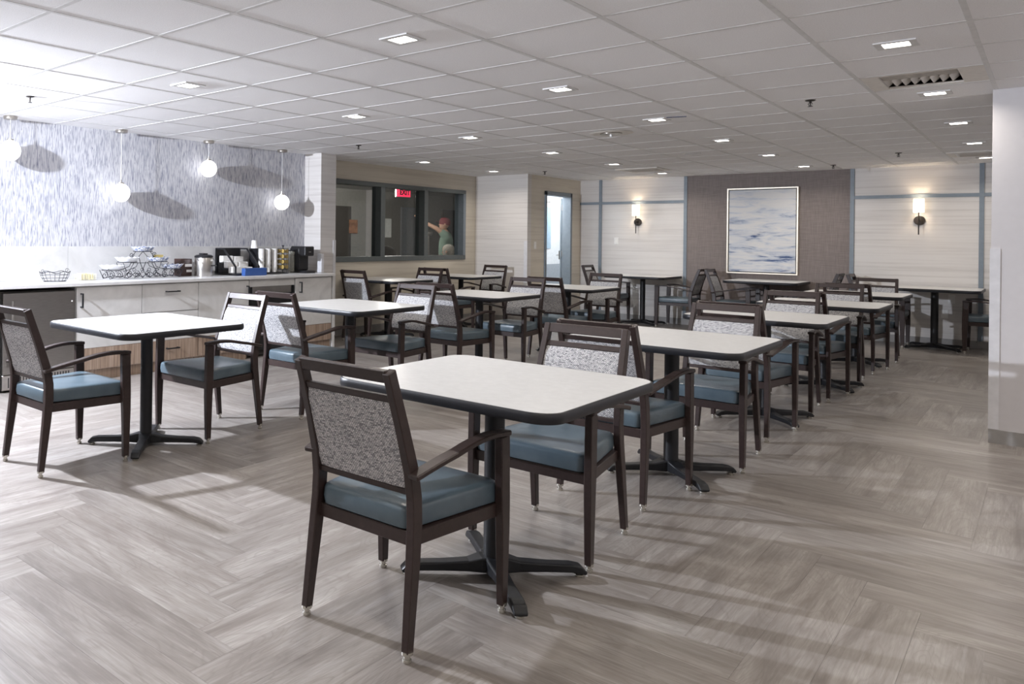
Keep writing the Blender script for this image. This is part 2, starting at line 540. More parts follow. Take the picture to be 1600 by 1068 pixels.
# ------------------------------------------------------------------ floor: herringbone planks
def build_floor():
    fl = struct(B('floor', 'sub_floor', None, -7.2, XR + 0.1, YR - 0.1, YB + 0.1, -0.12, -0.005))
    L, W = 1.16, 0.18
    x0, y0 = -2.032, 1.642
    rects = []
    n = 0
    for p in range(-14, 15):
        for k in range(-90, 91):
            ax, ay = x0 + p * L + k * W, y0 + p * L - k * W
            rects.append((ax - L, ax, ay, ay + W, 0))
            rects.append((ax, ax + W, ay, ay + L, 1))
    kept = []
    g = 0.0003
    for (a, b, c, d, o) in rects:
        a2, b2, c2, d2 = max(a, -6.9), min(b, XR), max(c, YR), min(d, YB)
        if b2 - a2 < 0.02 or d2 - c2 < 0.02:
            continue
        if (a2 + b2) / 2 > XP + 0.4 and (c2 + d2) / 2 > YP + 0.6 and False:
            continue
        # how large it shows in the frame
        px = [to_px((x, y, 0)) for x, y in ((a2, c2), (b2, c2), (b2, d2), (a2, d2))]
        area = 0.0
        if all(px):
            cx = sum(q[0] for q in px) / 4
            cy = sum(q[1] for q in px) / 4
            if -60 < cx < 1660 and cy < 1140:
                area = abs(sum(px[i][0] * px[(i + 1) % 4][1] - px[(i + 1) % 4][0] * px[i][1] for i in range(4))) / 2
                if (a2 + b2) / 2 > XP and (c2 + d2) / 2 > YP + 0.1:
                    area *= 0.01
                if (a2 + b2) / 2 < -6.16 and (c2 + d2) / 2 < 7.0:
                    area *= 0.01
        elif any(px):
            area = 1.0
        kept.append((area, a2 + g, b2 - g, c2 + g, d2 - g, o))
    kept.sort(key=lambda t: -t[0])
    cache = {}
    def rect_mesh(lx, wy):
        key = (round(lx, 3), round(wy, 3))
        if key in cache:
            return cache[key]
        mb = MB().box(-lx / 2, lx / 2, -wy / 2, wy / 2, -0.005, 0.0)
        me = mb.mesh('plank', 'plank')
        uvl = me.uv_layers.new(name='UVMap')
        for lp in me.loops:
            v = me.vertices[lp.vertex_index].co
            uvl.data[lp.index].uv = (v.x, v.y)
        cache[key] = me
        return me
    for t in kept[:300]:
        _, a, b, c, d, o = t
        lx, wy = (b - a, d - c) if o == 0 else (d - c, b - a)
        obj('floor_plank', rect_mesh(lx, wy), fl, ((a + b) / 2, (c + d) / 2, 0), 0.0 if o == 0 else PI / 2)
    vs, fs, uvs, rn = [], [], [], []
    for t in kept[300:]:
        _, a, b, c, d, o = t
        i = len(vs)
        vs += [(a, c, 0), (b, c, 0), (b, d, 0), (a, d, 0)]
        fs.append((i, i + 1, i + 2, i + 3))
        q = [(a, c), (b, c), (b, d), (a, d)]
        uvs += q if o == 0 else [(y, x) for x, y in q]
        rn.append(random.random())
    me = bpy.data.meshes.new('far_planks')
    me.from_pydata(vs, [], fs)
    uvl = me.uv_layers.new(name='UVMap')
    for i, q in enumerate(uvs):
        uvl.data[i].uv = q
    at = me.attributes.new('rnd', 'FLOAT', 'FACE')
    for i, q in enumerate(rn):
        at.data[i].value = q
    me.materials.append(MATS['plank_far'])
    tag(obj('far_floor_planks', me, fl), kind='stuff')
build_floor()

# ------------------------------------------------------------------ ceiling: tiles, grid bars
VENT_TILES = {(5, 7)}
def build_ceiling():
    ce = struct(B('ceiling', 'grid_white', None, -7.0, XR + 0.1, YR - 0.1, YB + 0.1, TOP, TOP + 0.08))
    i0, i1 = -5, 12
    j0, j1 = -9, 19
    bar = 0.012
    xs = [GX + G * i for i in range(i0, i1 + 1)]
    ys = [GY + G * j for j in range(j0, j1 + 1)]
    for x in xs:
        if -6.9 < x < XR:
            mb = MB().box(-bar, bar, YR, YB, ZC + 0.0016, ZC + 0.0046)
            mb.box(-0.002, 0.002, YR, YB, ZC + 0.0046, ZC + 0.03)
            mb.build('grid_bar', 'grid_white', ce, (x, 0, 0))
    for y in ys:
        if YR < y < YB:
            MB().box(-6.9, XR, -bar, bar, ZC + 0.0020, ZC + 0.0050).build('grid_bar', 'grid_white', ce, (0, y, 0))
    cache = {}
    rest = MB()
    hw = G / 2 - 0.004
    for i in range(i0, i1):
        for j in range(j0, j1):
            if (i, j) in VENT_TILES:
                continue
            ax, bx = max(xs[i - i0] + 0.004, -6.9), min(xs[i - i0 + 1] - 0.004, XR)
            ay, by = max(ys[j - j0] + 0.004, YR), min(ys[j - j0 + 1] - 0.004, YB)
            if bx - ax < 0.02 or by - ay < 0.02:
                continue
            px = to_px(((ax + bx) / 2, (ay + by) / 2, ZC))
            seen = px and -150 < px[0] < 1750 and -140 < px[1] < 1068
            if seen:
                key = (round(bx - ax, 3), round(by - ay, 3))
                if key not in cache:
                    lx, ly = (bx - ax) / 2, (by - ay) / 2
                    cache[key] = MB().box(-lx, lx, -ly, ly, 0, 0.016).mesh('ceiling_tile', 'tile')
                obj('ceiling_tile', cache[key], ce, ((ax + bx) / 2, (ay + by) / 2, ZC + 0.0036))
            else:
                rest.box(ax, bx, ay, by, ZC + 0.0036, ZC + 0.0196)
    tag(rest.build('ceiling_tiles_out_of_view', 'tile', ce), kind='stuff')
build_ceiling()

# ------------------------------------------------------------------ walls
def wall(name, mat, *boxes):
    mb = MB()
    for b in boxes:
        mb.box(*b)
    return struct(mb.build(name, mat))

WL = wall('wall_left', 'wallpaper_dash', (XL - 0.14, XL, YR, 7.06, 0, TOP))
for a, b in ((1.30, 3.738), (3.742, 6.178), (6.182, 7.045)):
    B('backsplash_panel', 'worktop', WL, XL, XL + 0.008, a, b, 0.88, 1.218, 0.001)
WC = wall('wall_column', 'wallpaper_flash_lit', (XL - 0.14, -6.425, 7.05, 7.33, 0, TOP))
B('corner_guard', 'guard', WC, -6.428, -6.42, 7.285, 7.335, 0.1, 1.30)
# interior window wall
WY0, WY1, WZ0, WZ1 = 7.72, 11.04, 1.00, 2.13
WW = wall('wall_window', 'wallpaper_warm_lit',
          (XW - 0.14, XW, 7.33, YS + 0.12, 0, WZ0), (XW - 0.14, XW, 7.33, YS + 0.12, WZ1, TOP),
          (XW - 0.14, XW, 7.33, WY0, WZ0, WZ1), (XW - 0.14, XW, WY1, YS + 0.12, WZ0, WZ1))
B('baseboard', 'base_grey', WW, XW, XW + 0.008, 7.34, YS, 0, 0.1)
WS = wall('wall_short', 'wallpaper_flash_lit', (XW, XD, YS, YS + 0.12, 0, TOP))
B('baseboard', 'base_grey', WS, XW, XD, YS - 0.008, YS, 0, 0.1)
B('corner_guard', 'guard', WS, -5.965, -5.905, YS - 0.006, YS, 0.1, 1.316)
DY0, DY1, DZ = 11.985, 12.865, 2.08
WD = wall('wall_doorway', 'wallpaper_warm_lit',
          (XD - 0.12, XD, YS + 0.12, DY0, 0, TOP), (XD - 0.12, XD, DY1, YB, 0, TOP), (XD - 0.12, XD, DY0, DY1, DZ, TOP))
B('baseboard', 'base_grey', WD, XD, XD + 0.008, YS, 11.93, 0, 0.1)
WB = wall('wall_back', 'wallpaper_flash_lit', (XD - 0.12, XR + 0.1, YB, YB + 0.14, 0, TOP))
B('feature_panel', 'taupe', WB, -4.17, -2.03, YB - 0.006, YB, 0, ZC + 0.03)
for x in (-5.55, -4.185, -2.015, -0.67):
    wd = 0.024
    B('trim_strip', 'trim_blue', WB, x - wd, x + wd, YB - 0.018, YB, 0.1, ZC + 0.03)
for a, b in ((XD, -5.574), (-5.526, -4.209), (-1.991, -0.694), (-0.646, 0.9)):
    B('trim_strip', 'trim_blue', WB, a, b, YB - 0.016, YB, 1.955, 2.0)
B('baseboard', 'base_grey', WB, XD, XR, YB - 0.01, YB, 0, 0.1)
WE = wall('wall_right', 'paint_grey', (XP, XR + 0.1, YP, YP + 0.16, 0, TOP))
B('corner_guard', 'guard', WE, XP - 0.006, XP + 0.047, YP - 0.006, YP, 0.095, 1.31)
B('baseboard', 'base_grey', WE, XP - 0.004, XR, YP - 0.008, YP, 0, 0.092)
wall('wall_far_right', 'paint_grey', (XR, XR + 0.12, YR, YP, 0, TOP))
wall('wall_alcove', 'paint_grey', (0.9, 1.0, YP + 0.16, YB, 0, TOP))
wall('wall_rear', 'paint_grey', (XL - 0.14, XR + 0.12, YR - 0.12, YR, 0, TOP))

# interior window: frame, mullions, panes
def build_window():
    root = struct(obj('window_1', None, None, (XW, 0, 0)), 'dark grey framed interior window of three panes')
    fw_ = 0.075
    d0, d1 = -0.15, 0.02
    f = MB()
    f.box(d0, d1, WY0, WY1, WZ0, WZ0 + 0.07).box(d0, d1, WY0, WY1, WZ1 - 0.06, WZ1)
    f.build('window_frame', 'window_frame', root, bevel=0.003)
    B('window_jamb', 'window_frame', root, d0, d1, WY0, WY0 + fw_, WZ0 + 0.07, WZ1 - 0.06, 0.003)
    B('window_jamb', 'trim_blue', root, d0, d1, WY1 - fw_, WY1, WZ0 + 0.07, WZ1 - 0.06, 0.003)  # bluer, paler colour than the frame imitates cool light on this jamb
    ms = (8.78, 9.86)
    for y in ms:
        B('mullion', 'window_frame', root, d0, d1, y, y + 0.10, WZ0 + 0.07, WZ1 - 0.06, 0.003)
    ed = [WY0 + fw_, ms[0], ms[0] + 0.10, ms[1], ms[1] + 0.10, WY1 - fw_]
    for a, b in zip(ed[0::2], ed[1::2]):
        B('pane', 'pane_glass', root, -0.085, -0.079, a, b, WZ0 + 0.07, WZ1 - 0.06)
    return root
build_window()

def build_door():
    root = struct(obj('door_1', None, None, (XD, 0, 0)), 'open door in a blue grey steel frame')
    f = MB()
    for a, b in ((11.93, 11.99), (12.86, 12.92)):
        f.box(-0.13, 0.02, a, b, 0, 2.14)
    f.box(-0.13, 0.02, 11.93, 12.92, 2.075, 2.14)
    f.build('door_frame', 'trim_blue', root, bevel=0.003)
    # leaf swung back into the corridor, seen nearly edge on
    leaf = MB().box(-0.86, 0, -0.022, 0.022, 0.01, 2.06).build('door_leaf', 'trim_blue', root, bevel=0.002)
    leaf.location = (-0.145, 12.885, 0)
    leaf.rotation_euler = (0, 0, R(-64))
    h = MB()
    h.box(-0.80, -0.76, -0.045, 0.045, 0.98, 1.14)
    h.tube([(-0.78, -0.022, 1.06), (-0.78, -0.07, 1.06), (-0.68, -0.075, 1.06)], 0.01, 8)
    h.tube([(-0.78, 0.022, 1.06), (-0.78, 0.07, 1.06), (-0.68, 0.075, 1.06)], 0.01, 8)
    h.build('door_handle', 'steel', leaf)
    for z in (0.25, 1.05, 1.85):
        MB().lathe([(0.008, 0), (0.008, 0.1)], 8, (-0.138, 12.868, z)).build('hinge', 'steel', root)
    c = MB().box(-0.22, -0.14, 12.02, 12.24, 1.995, 2.045)
    c.tube([(-0.19, 12.13, 1.99), (-0.42, 12.45, 1.985), (-0.34, 12.84, 2.0)], 0.01, 6)
    c.build('door_closer', 'steel', root)
build_door()

# ------------------------------------------------------------------ the corridor and the room behind the glass
CX = -7.1
wall('wall_corridor_left', 'paint_white', (CX - 0.02, CX, YS + 0.12, 17.0, 0, TOP))
wall('wall_corridor_end', 'paint_white', (CX, -5.5, 17.0, 17.1, 0, TOP))
wall('wall_corridor_right', 'paint_white', (-5.62, -5.5, YB + 0.14, 17.0, 0, TOP))
struct(B('floor_corridor', 'room_brown', None, CX, -5.5, YB + 0.1, 17.1, -0.1, -0.005))
struct(B('ceiling_corridor', 'paint_white', None, CX - 0.02, -5.5, YB + 0.1, 17.1, ZC, ZC + 0.1))
struct(B('wainscot_corridor', 'corridor_grey', None, CX, CX + 0.012, YS + 0.13, 16.99, 0.0, 0.855), 'grey lower wall panel in the corridor')
tag(B('wall_notice_board', 'corridor_blue', None, CX, CX + 0.02, 13.75, 14.58, 1.165, 1.99, 0.003), 'pale blue panel on the white corridor wall', 'panel')
lamp('corridor_light', 'POINT', (-6.62, 12.25, 2.2), 36, (0.86, 0.93, 1.0), 0.15)
lamp('corridor_light', 'POINT', (-6.3, 14.6, 2.2), 40, (0.86, 0.93, 1.0), 0.15)

NX0 = -10.6
wall('wall_next_room_back', 'room_brown', (NX0 - 0.1, NX0, 6.0, 17.6, 0, TOP))
wall('wall_next_room_end', 'room_brown', (NX0, CX - 0.02, 17.5, 17.6, 0, TOP))
wall('wall_next_room_near', 'room_brown', (NX0, XL - 0.14, 6.0, 6.1, 0, TOP))
wall('wall_next_room_side', 'room_brown', (XW - 0.12, XL - 0.139, 6.1, 7.34, 0, TOP))
struct(B('floor_next_room', 'room_brown', None, NX0, -7.2, 6.0, 17.6, -0.1, -0.005))
struct(B('ceiling_next_room', 'room_brown', None, NX0, -6.99, 6.0, 17.6, ZC, ZC + 0.1))
wall('wall_next_room_pier', 'paint_grey', (NX0, NX0 + 0.16, 13.10, 13.27, 0, ZC))
struct(B('door_2', 'room_dark', None, NX0, NX0 + 0.04, 11.75, 12.55, 0, 2.0), 'dark brown door in the room behind the glass')
struct(B('door_3', 'corridor_grey', None, NX0, NX0 + 0.04, 14.35, 15.15, 0, 2.05), 'grey door in the room behind the glass')
struct(B('door_4', 'room_dark', None, NX0, NX0 + 0.04, 16.0, 16.9, 0, 2.05), 'dark door in the room behind the glass')
lamp('next_room_light', 'POINT', (-8.6, 11.2, 2.2), 62, (1.0, 0.93, 0.85), 0.15)

# ------------------------------------------------------------------ chairs
def make_chair():
    root = obj('dining_armchair', None)
    P = 'frame_brown'
    def stile(s):
        pts = [(s * 0.213, -0.262, 0.028), (s * 0.207, -0.228, 0.30), (s * 0.203, -0.215, 0.42), (s * 0.200, -0.214, 0.50),
               (s * 0.197, -0.228, 0.59), (s * 0.192, -0.268, 0.72), (s * 0.186, -0.338, 0.918)]
        return MB().sweep(pts, (1, 0, 0), [(0.026, 0.034), (0.030, 0.046), (0.030, 0.050), (0.030, 0.050), (0.030, 0.048), (0.028, 0.044), (0.028, 0.040)])
    for s in (-1, 1):
        lg = stile(s).build('leg', P, root, bevel=0.003)
        MB().lathe([(0.013, 0.0), (0.015, 0.004), (0.015, 0.012), (0.010, 0.014), (0.010, 0.024), (0.018, 0.026), (0.018, 0.036)], 12, (s * 0.213, -0.263, 0)).build('glide', 'glide', lg, smooth=True)
        fr = MB().sweep([(s * 0.262, 0.250, 0.028), (s * 0.262, 0.250, 0.30), (s * 0.262, 0.247, 0.40), (s * 0.262, 0.242, 0.632)],
                        (1, 0, 0), [(0.026, 0.036), (0.030, 0.052), (0.030, 0.058), (0.030, 0.058)]).build('leg', P, root, bevel=0.003)
        MB().lathe([(0.013, 0.0), (0.015, 0.004), (0.015, 0.012), (0.010, 0.014), (0.010, 0.024), (0.018, 0.026), (0.018, 0.036)], 12, (s * 0.262, 0.25, 0)).build('glide', 'glide', fr, smooth=True)
        pts = []
        for k in range(11):
            t = k / 10
            y = 0.272 - t * 0.525
            z = 0.640 + 0.010 * math.sin(min(1, t / 0.6) * PI) * 0.8 - 0.062 * max(0, (t - 0.18) / 0.82) ** 1.7
            x = 0.262 - 0.043 * t ** 1.5
            pts.append((s * x, y, z))
        MB().sweep(pts, (1, 0, 0), (0.044, 0.019)).build('armrest', P, root, bevel=0.004)
    # seat cushion: rounded trapezoid, softly crowned
    def ring(z, inset):
        fy, by = 0.266 - inset, -0.226 + inset
        fx, bx = 0.246 - inset, 0.186 - inset
        r = 0.035
        pts = []
        cn = [(fx, fy, 0), (-fx, fy, 1), (-bx, by, 2), (bx, by, 3)]
        for x, y, q in cn:
            cx_, cy_ = x - math.copysign(r, x), y - math.copysign(r, y)
            for i in range(6):
                a = PI / 2 * (q + i / 5)
                pts.append((cx_ + r * math.cos(a), cy_ + r * math.sin(a), z))
        return pts
    c = MB().loft([ring(0.392, 0.008), ring(0.397, 0.001), ring(0.42, -0.002), ring(0.450, 0.0), ring(0.460, 0.003), ring(0.466, 0.010), ring(0.469, 0.035), ring(0.472, 0.11)])
    c.build('seat_cushion', 'vinyl_blue', root, smooth=True)
    f = MB()
    f.sweep([(0.190, -0.21, 0.368), (0.243, 0.235, 0.368)], (0, 0, 1), (0.046, 0.024))
    f.sweep([(-0.190, -0.21, 0.368), (-0.243, 0.235, 0.368)], (0, 0, 1), (0.046, 0.024))
    f.box(-0.25, 0.25, 0.226, 0.252, 0.345, 0.391).box(-0.2, 0.2, -0.222, -0.198, 0.345, 0.391).box(-0.19, 0.19, -0.2, 0.228, 0.375, 0.390)
    f.build('seat_frame', P, root, bevel=0.002)
    def yb(z):
        return -0.228 - (z - 0.59) / (0.918 - 0.59) * 0.110 if z > 0.59 else -0.214 - max(0, z - 0.5) / 0.09 * 0.014
    def rail(z0, z1, d=0.026):
        mb = MB()
        rr = []
        for z in (z0, z1):
            y = yb(z)
            hx = 0.2 - (z - 0.5) * 0.034 - 0.004
            rr.append([(-hx, y - d / 2, z), (hx, y - d / 2, z), (hx, y + d / 2, z), (-hx, y + d / 2, z)])
        return mb.loft(rr)
    rail(0.880, 0.921, 0.036).build('back_rail', P, root, bevel=0.003)
    rail(0.815, 0.838).build('back_rail', P, root, bevel=0.003)
    rail(0.508, 0.528).build('back_rail', P, root, bevel=0.003)
    rr = []
    zs = [0.529 + (0.814 - 0.529) * k / 8 for k in range(9)]
    for k, z in enumerate(zs):
        y = yb(z)
        hx = 0.2 - (z - 0.5) * 0.034 - 0.014
        e = 0.010 if k in (0, 8) else 0.019
        row = [(-hx + 2 * hx * i / 8, y - e + 0.004 * abs(i - 4) / 4 * (1 if i in (0, 8) else 0), z) for i in range(9)]
        row += [(hx - 2 * hx * i / 8, y + e + 0.004 * (1 - ((i - 4) / 4) ** 2), z) for i in range(9)]
        rr.append(row)
    MB().loft(rr).build('backrest', 'woven', root, smooth=True)
    return root

# ------------------------------------------------------------------ tables
TZ = 0.78
def make_table():
    root = obj('dining_table', None)
    h = 0.457
    r = 0.085
    MB().loft([rrect(h - 0.004, h - 0.004, r, 8, TZ - 0.030), rrect(h - 0.004, h - 0.004, r, 8, TZ)]).build('tabletop', 'laminate', root)
    prof = [(-0.006, -0.036), (0.000, -0.037), (0.004, -0.030), (0.005, -0.018), (0.004, -0.007), (0.0, -0.001), (-0.0055, -0.0006)]
    MB().loft([rrect(h + a, h + a, r + a, 8, TZ + z) for a, z in prof], cap=False).build('edge_band', 'edge_black', root, smooth=True)
    pl = MB().box(-0.20, 0.20, -0.028, 0.028, TZ - 0.050, TZ - 0.030)
    pl.box(-0.028, 0.028, -0.20, 0.20, TZ - 0.050, TZ - 0.030)
    pl.lathe([(0.075, TZ - 0.052), (0.075, TZ - 0.030)], 20)
    pl.build('mounting_plate', 'black_metal', root)
    MB().lathe([(0.040, 0.05), (0.0385, 0.06), (0.0385, TZ - 0.052)], 24).build('column', 'black_metal', root, smooth=True)
    for k in range(4):
        a = PI / 4 + k * PI / 2
        pts, sz = [], []
        for t, z, hh, ww in ((0.0, 0.052, 0.060, 0.085), (0.05, 0.050, 0.058, 0.075), (0.10, 0.043, 0.042, 0.056), (0.20, 0.040, 0.034, 0.052), (0.305, 0.038, 0.032, 0.053), (0.340, 0.032, 0.030, 0.053), (0.364, 0.017, 0.014, 0.050)):
            pts.append((t * math.cos(a), t * math.sin(a), z))
            sz.append((ww, hh))
        ft = MB().sweep(pts, (-math.sin(a), math.cos(a), 0), sz).build('base_foot', 'black_metal', root, bevel=0.006, seg=2)
        MB().lathe([(0.016, 0), (0.018, 0.004), (0.018, 0.010), (0.008, 0.012), (0.008, 0.024)], 12, (0.340 * math.cos(a), 0.340 * math.sin(a), 0)).build('glide', 'glide', ft, smooth=True)
    return root

ORD = ['first', 'second', 'third', 'fourth', 'fifth']
def place_furniture():
    chair, table = make_chair(), make_table()
    used = {}
    def put(proto, x, y, rz, label, cat, group):
        o = proto if proto.name not in used else copy_tree(proto)
        used[proto.name] = 1
        o.location = (x, y, 0)
        o.rotation_euler = (0, 0, rz)
        tag(o, label, cat, group)
        return o
    GC, GT = 'brown framed dining armchairs', 'square pedestal dining tables'
    rows = {
        'aisle row': ([(-1.56, 2.75), (-1.545, 4.70), (-1.55, 6.73), (-1.51, 8.60), (-1.57, 10.58)],
                      [((-1.64, 2.245), (-1.575, 3.30)), ((-1.635, 4.205), (-1.52, 5.27)), ((-1.555, 6.17), (-1.57, 7.295)), ((-1.54, 8.045), (-1.545, 9.17)), ((-1.51, 10.05), (-1.50, 11.165))]),
        'row by the counter': ([(-4.06, 2.83), (-4.10, 4.87), (-4.12, 6.93), (-4.09, 8.87)],
                           [((-4.11, 2.288), (-4.085, 3.385)), ((-4.085, 4.32), (-4.03, 5.38)), ((-4.04, 6.34), (-4.02, 7.42)), ((-3.98, 8.39), (-3.985, 9.38))]),
        'row under the window': ([(-6.37, 8.35), (-6.36, 10.16)],
                                    [((-6.275, 7.84), (-6.185, 8.755)), ((-6.16, 9.50), (-6.33, 10.79))]),
    }
    for row, (tabs, chs) in rows.items():
        n = len(tabs)
        for k, ((tx, ty), (a, b)) in enumerate(zip(tabs, chs)):
            o = ORD[n - 1 - k]
            put(table, tx, ty, 0.0, f'square white-topped pedestal table, {o} from the painting wall in the {row}', 'table', GT)
            put(chair, a[0], a[1], R(random.uniform(-1.2, 1.2)), f'armchair facing the painting wall at the {o} table from it, {row}', 'chair', GC)
            put(chair, b[0], b[1], PI + R(random.uniform(-1.2, 1.2)), f'armchair with its back to the painting wall, {o} table from it, {row}', 'chair', GC)
    for nm, tx, l, r_ in (('under the sconce by the doorway', -4.66, -5.23, -4.11), ('under the painting', -2.94, -3.35, -2.40), ('under the sconce near the wall end', -1.08, -1.62, -0.525)):
        put(table, tx, 12.80, 0.0, f'square white-topped pedestal table against the back wall {nm}', 'table', GT)
        put(chair, l, 12.80, -PI / 2, f'armchair turned away from the doorway at the table {nm}', 'chair', GC)
        put(chair, r_, 12.80, PI / 2, f'armchair turned toward the doorway at the table {nm}', 'chair', GC)
place_furniture()

# ------------------------------------------------------------------ counter run
XF = -6.16        # cabinet fronts
def handle_v(par, y, z0, z1):
    m = MB().box(XF + 0.03, XF + 0.042, y - 0.006, y + 0.006, z0, z1)
    m.box(XF, XF + 0.03, y - 0.006, y + 0.006, z0, z0 + 0.012).box(XF, XF + 0.03, y - 0.006, y + 0.006, z1 - 0.012, z1)
    m.build('handle', 'black_metal', par)
def handle_h(par, y0, y1, z):
    m = MB().box(XF + 0.03, XF + 0.042, y0, y1, z - 0.006, z + 0.006)
    m.box(XF, XF + 0.03, y0, y0 + 0.012, z - 0.006, z + 0.006).box(XF, XF + 0.03, y1 - 0.012, y1, z - 0.006, z + 0.006)
    m.build('handle', 'black_metal', par)
def carcass(root, y0, y1):
    B('body', 'veined', root, XL + 0.01, XF - 0.02, y0 + 0.001, y1 - 0.001, 0.10, 0.866)
    B('toe_kick', 'oak', root, XL + 0.01, XF - 0.035, y0 + 0.001, y1 - 0.001, 0, 0.10)

def build_counter():
    tag(B('countertop', 'worktop', None, XL + 0.009, -6.13, 1.3, 7.0, 0.868, 0.90, 0.003), 'long pale grey stone-look countertop along the patterned wall', 'countertop')
    # undercounter refrigerator
    f = thing('undercounter_refrigerator', 'stainless steel undercounter refrigerator with lower vent grille', 'refrigerator')
    B('body', 'dark_void', f, XL + 0.02, XF - 0.03, 2.84, 3.52, 0.02, 0.845)
    d = B('door', 'brushed_steel', f, XF - 0.03, XF + 0.005, 2.85, 3.515, 0.15, 0.832, 0.004)
    MB().tube([(XF + 0.05, 2.915, 0.77), (XF + 0.05, 2.915, 0.20)], 0.011, 10).build('handle', 'steel', d, smooth=True)
    MB().tube([(XF, 2.915, 0.30), (XF + 0.05, 2.915, 0.30)], 0.008, 8).tube([(XF, 2.915, 0.68), (XF + 0.05, 2.915, 0.68)], 0.008, 8).build('handle_post', 'steel', d)
    for z in (0.74, 0.20):
        MB().tube([(XF, 3.485, z), (XF + 0.009, 3.485, z)], 0.006, 10).build('screw', 'plastic_white', d)
    g = B('vent_grille', 'steel', f, XF - 0.03, XF, 2.85, 3.515, 0.02, 0.145, 0.003)
    for k in range(22):
        y = 2.90 + k * 0.0265
        B('grille_slot', 'plastic_black', g, XF - 0.001, XF + 0.001, y, y + 0.010, 0.04, 0.125)
    # a filler left of it, out of frame
    c = thing('base_cabinet', 'pale cabinet left of the refrigerator', 'cabinet')
    carcass(c, 1.3, 2.78)
    B('door', 'veined', c, XF - 0.02, XF, 1.32, 2.77, 0.11, 0.858)
    # cabinet with one door and an oak foot
    c = thing('base_cabinet', 'pale veined cabinet door with oak foot beside the refrigerator', 'cabinet')
    carcass(c, 3.53, 4.232)
    d = B('door', 'veined', c, XF - 0.02, XF, 3.534, 4.229, 0.303, 0.858, 0.001)
    handle_v(d, 3.575, 0.675, 0.805)
    B('foot_panel', 'oak', c, XF - 0.02, XF, 3.534, 4.229, 0.105, 0.30, 0.001)
    # drawers
    c = thing('base_cabinet', 'pale veined drawer unit with horizontal black handles', 'cabinet')
    carcass(c, 4.232, 4.922)
    d = B('drawer', 'veined', c, XF - 0.02, XF, 4.236, 4.918, 0.586, 0.858, 0.001)
    handle_h(d, 4.505, 4.664, 0.782)
    d = B('drawer', 'veined', c, XF - 0.02, XF, 4.236, 4.918, 0.303, 0.577, 0.001)
    handle_h(d, 4.505, 4.664, 0.51)
    d = B('drawer', 'oak', c, XF - 0.02, XF, 4.236, 4.918, 0.105, 0.30, 0.001)
    handle_h(d, 4.520, 4.665, 0.221)
    # door with handle on its right
    c = thing('base_cabinet', 'pale veined cabinet door between the drawers and the built-in appliance', 'cabinet')
    carcass(c, 4.922, 5.62)
    d = B('door', 'veined', c, XF - 0.02, XF, 4.926, 5.616, 0.303, 0.858, 0.001)
    handle_v(d, 5.585, 0.66, 0.80)
    B('foot_panel', 'oak', c, XF - 0.02, XF, 4.926, 5.616, 0.105, 0.30, 0.001)
    # built-in appliance
    a = thing('built_in_appliance', 'built-in appliance with polished steel band in a black frame', 'appliance')
    B('body', 'dark_void', a, XL + 0.02, XF - 0.06, 5.64, 6.32, 0.02, 0.865)
    B('top_panel', 'veined', a, XF - 0.06, XF - 0.01, 5.63, 6.33, 0.782, 0.865, 0.001)
    B('front_band', 'steel', a, XF - 0.06, XF - 0.02, 5.675, 6.30, 0.70, 0.780, 0.002)
    B('frame_post', 'black_metal', a, XF - 0.06, XF - 0.005, 5.632, 5.672, 0.06, 0.781)
    B('frame_post', 'black_metal', a, XF - 0.06, XF - 0.005, 6.302, 6.33, 0.06, 0.781)
    B('door', 'plastic_black', a, XF - 0.06, XF - 0.025, 5.675, 6.30, 0.08, 0.695, 0.003)
    MB().tube([(XF + 0.01, 5.70, 0.685), (XF + 0.01, 6.28, 0.685)], 0.008, 8).build('handle', 'black_metal', a)
    # last door and end panel
    c = thing('base_cabinet', 'pale veined cabinet door at the column end of the counter', 'cabinet')
    carcass(c, 6.338, 6.985)
    d = B('door', 'veined', c, XF - 0.02, XF, 6.342, 6.965, 0.303, 0.858, 0.001)
    handle_v(d, 6.412, 0.69, 0.815)
    B('foot_panel', 'oak', c, XF - 0.02, XF, 6.342, 6.965, 0.105, 0.30, 0.001)
    B('end_panel', 'veined', c, XL + 0.28, XF, 6.987, 7.03, 0.0, 0.867, 0.001)
build_counter()

# ------------------------------------------------------------------ things on the counter
CT = 0.9005
def oval(cx, cy, rx, ry, z, n=24, wob=0.0, k=8):
    return [(cx + rx * math.cos(2 * PI * i / n), cy + ry * math.sin(2 * PI * i / n), z + wob * math.sin(k * 2 * PI * i / n)) for i in range(n)]
def spiral(c, ax, r0, turns, a0, sgn=1, n=16):
    """scroll in the vertical plane holding axis ax (unit xy)"""
    out = []
    for i in range(n + 1):
        t = i / n
        r = r0 * (1 - 0.8 * t)
        a = a0 + sgn * turns * 2 * PI * t
        out.append((c[0] + ax[0] * r * math.cos(a), c[1] + ax[1] * r * math.cos(a), c[2] + r * math.sin(a)))
    return out

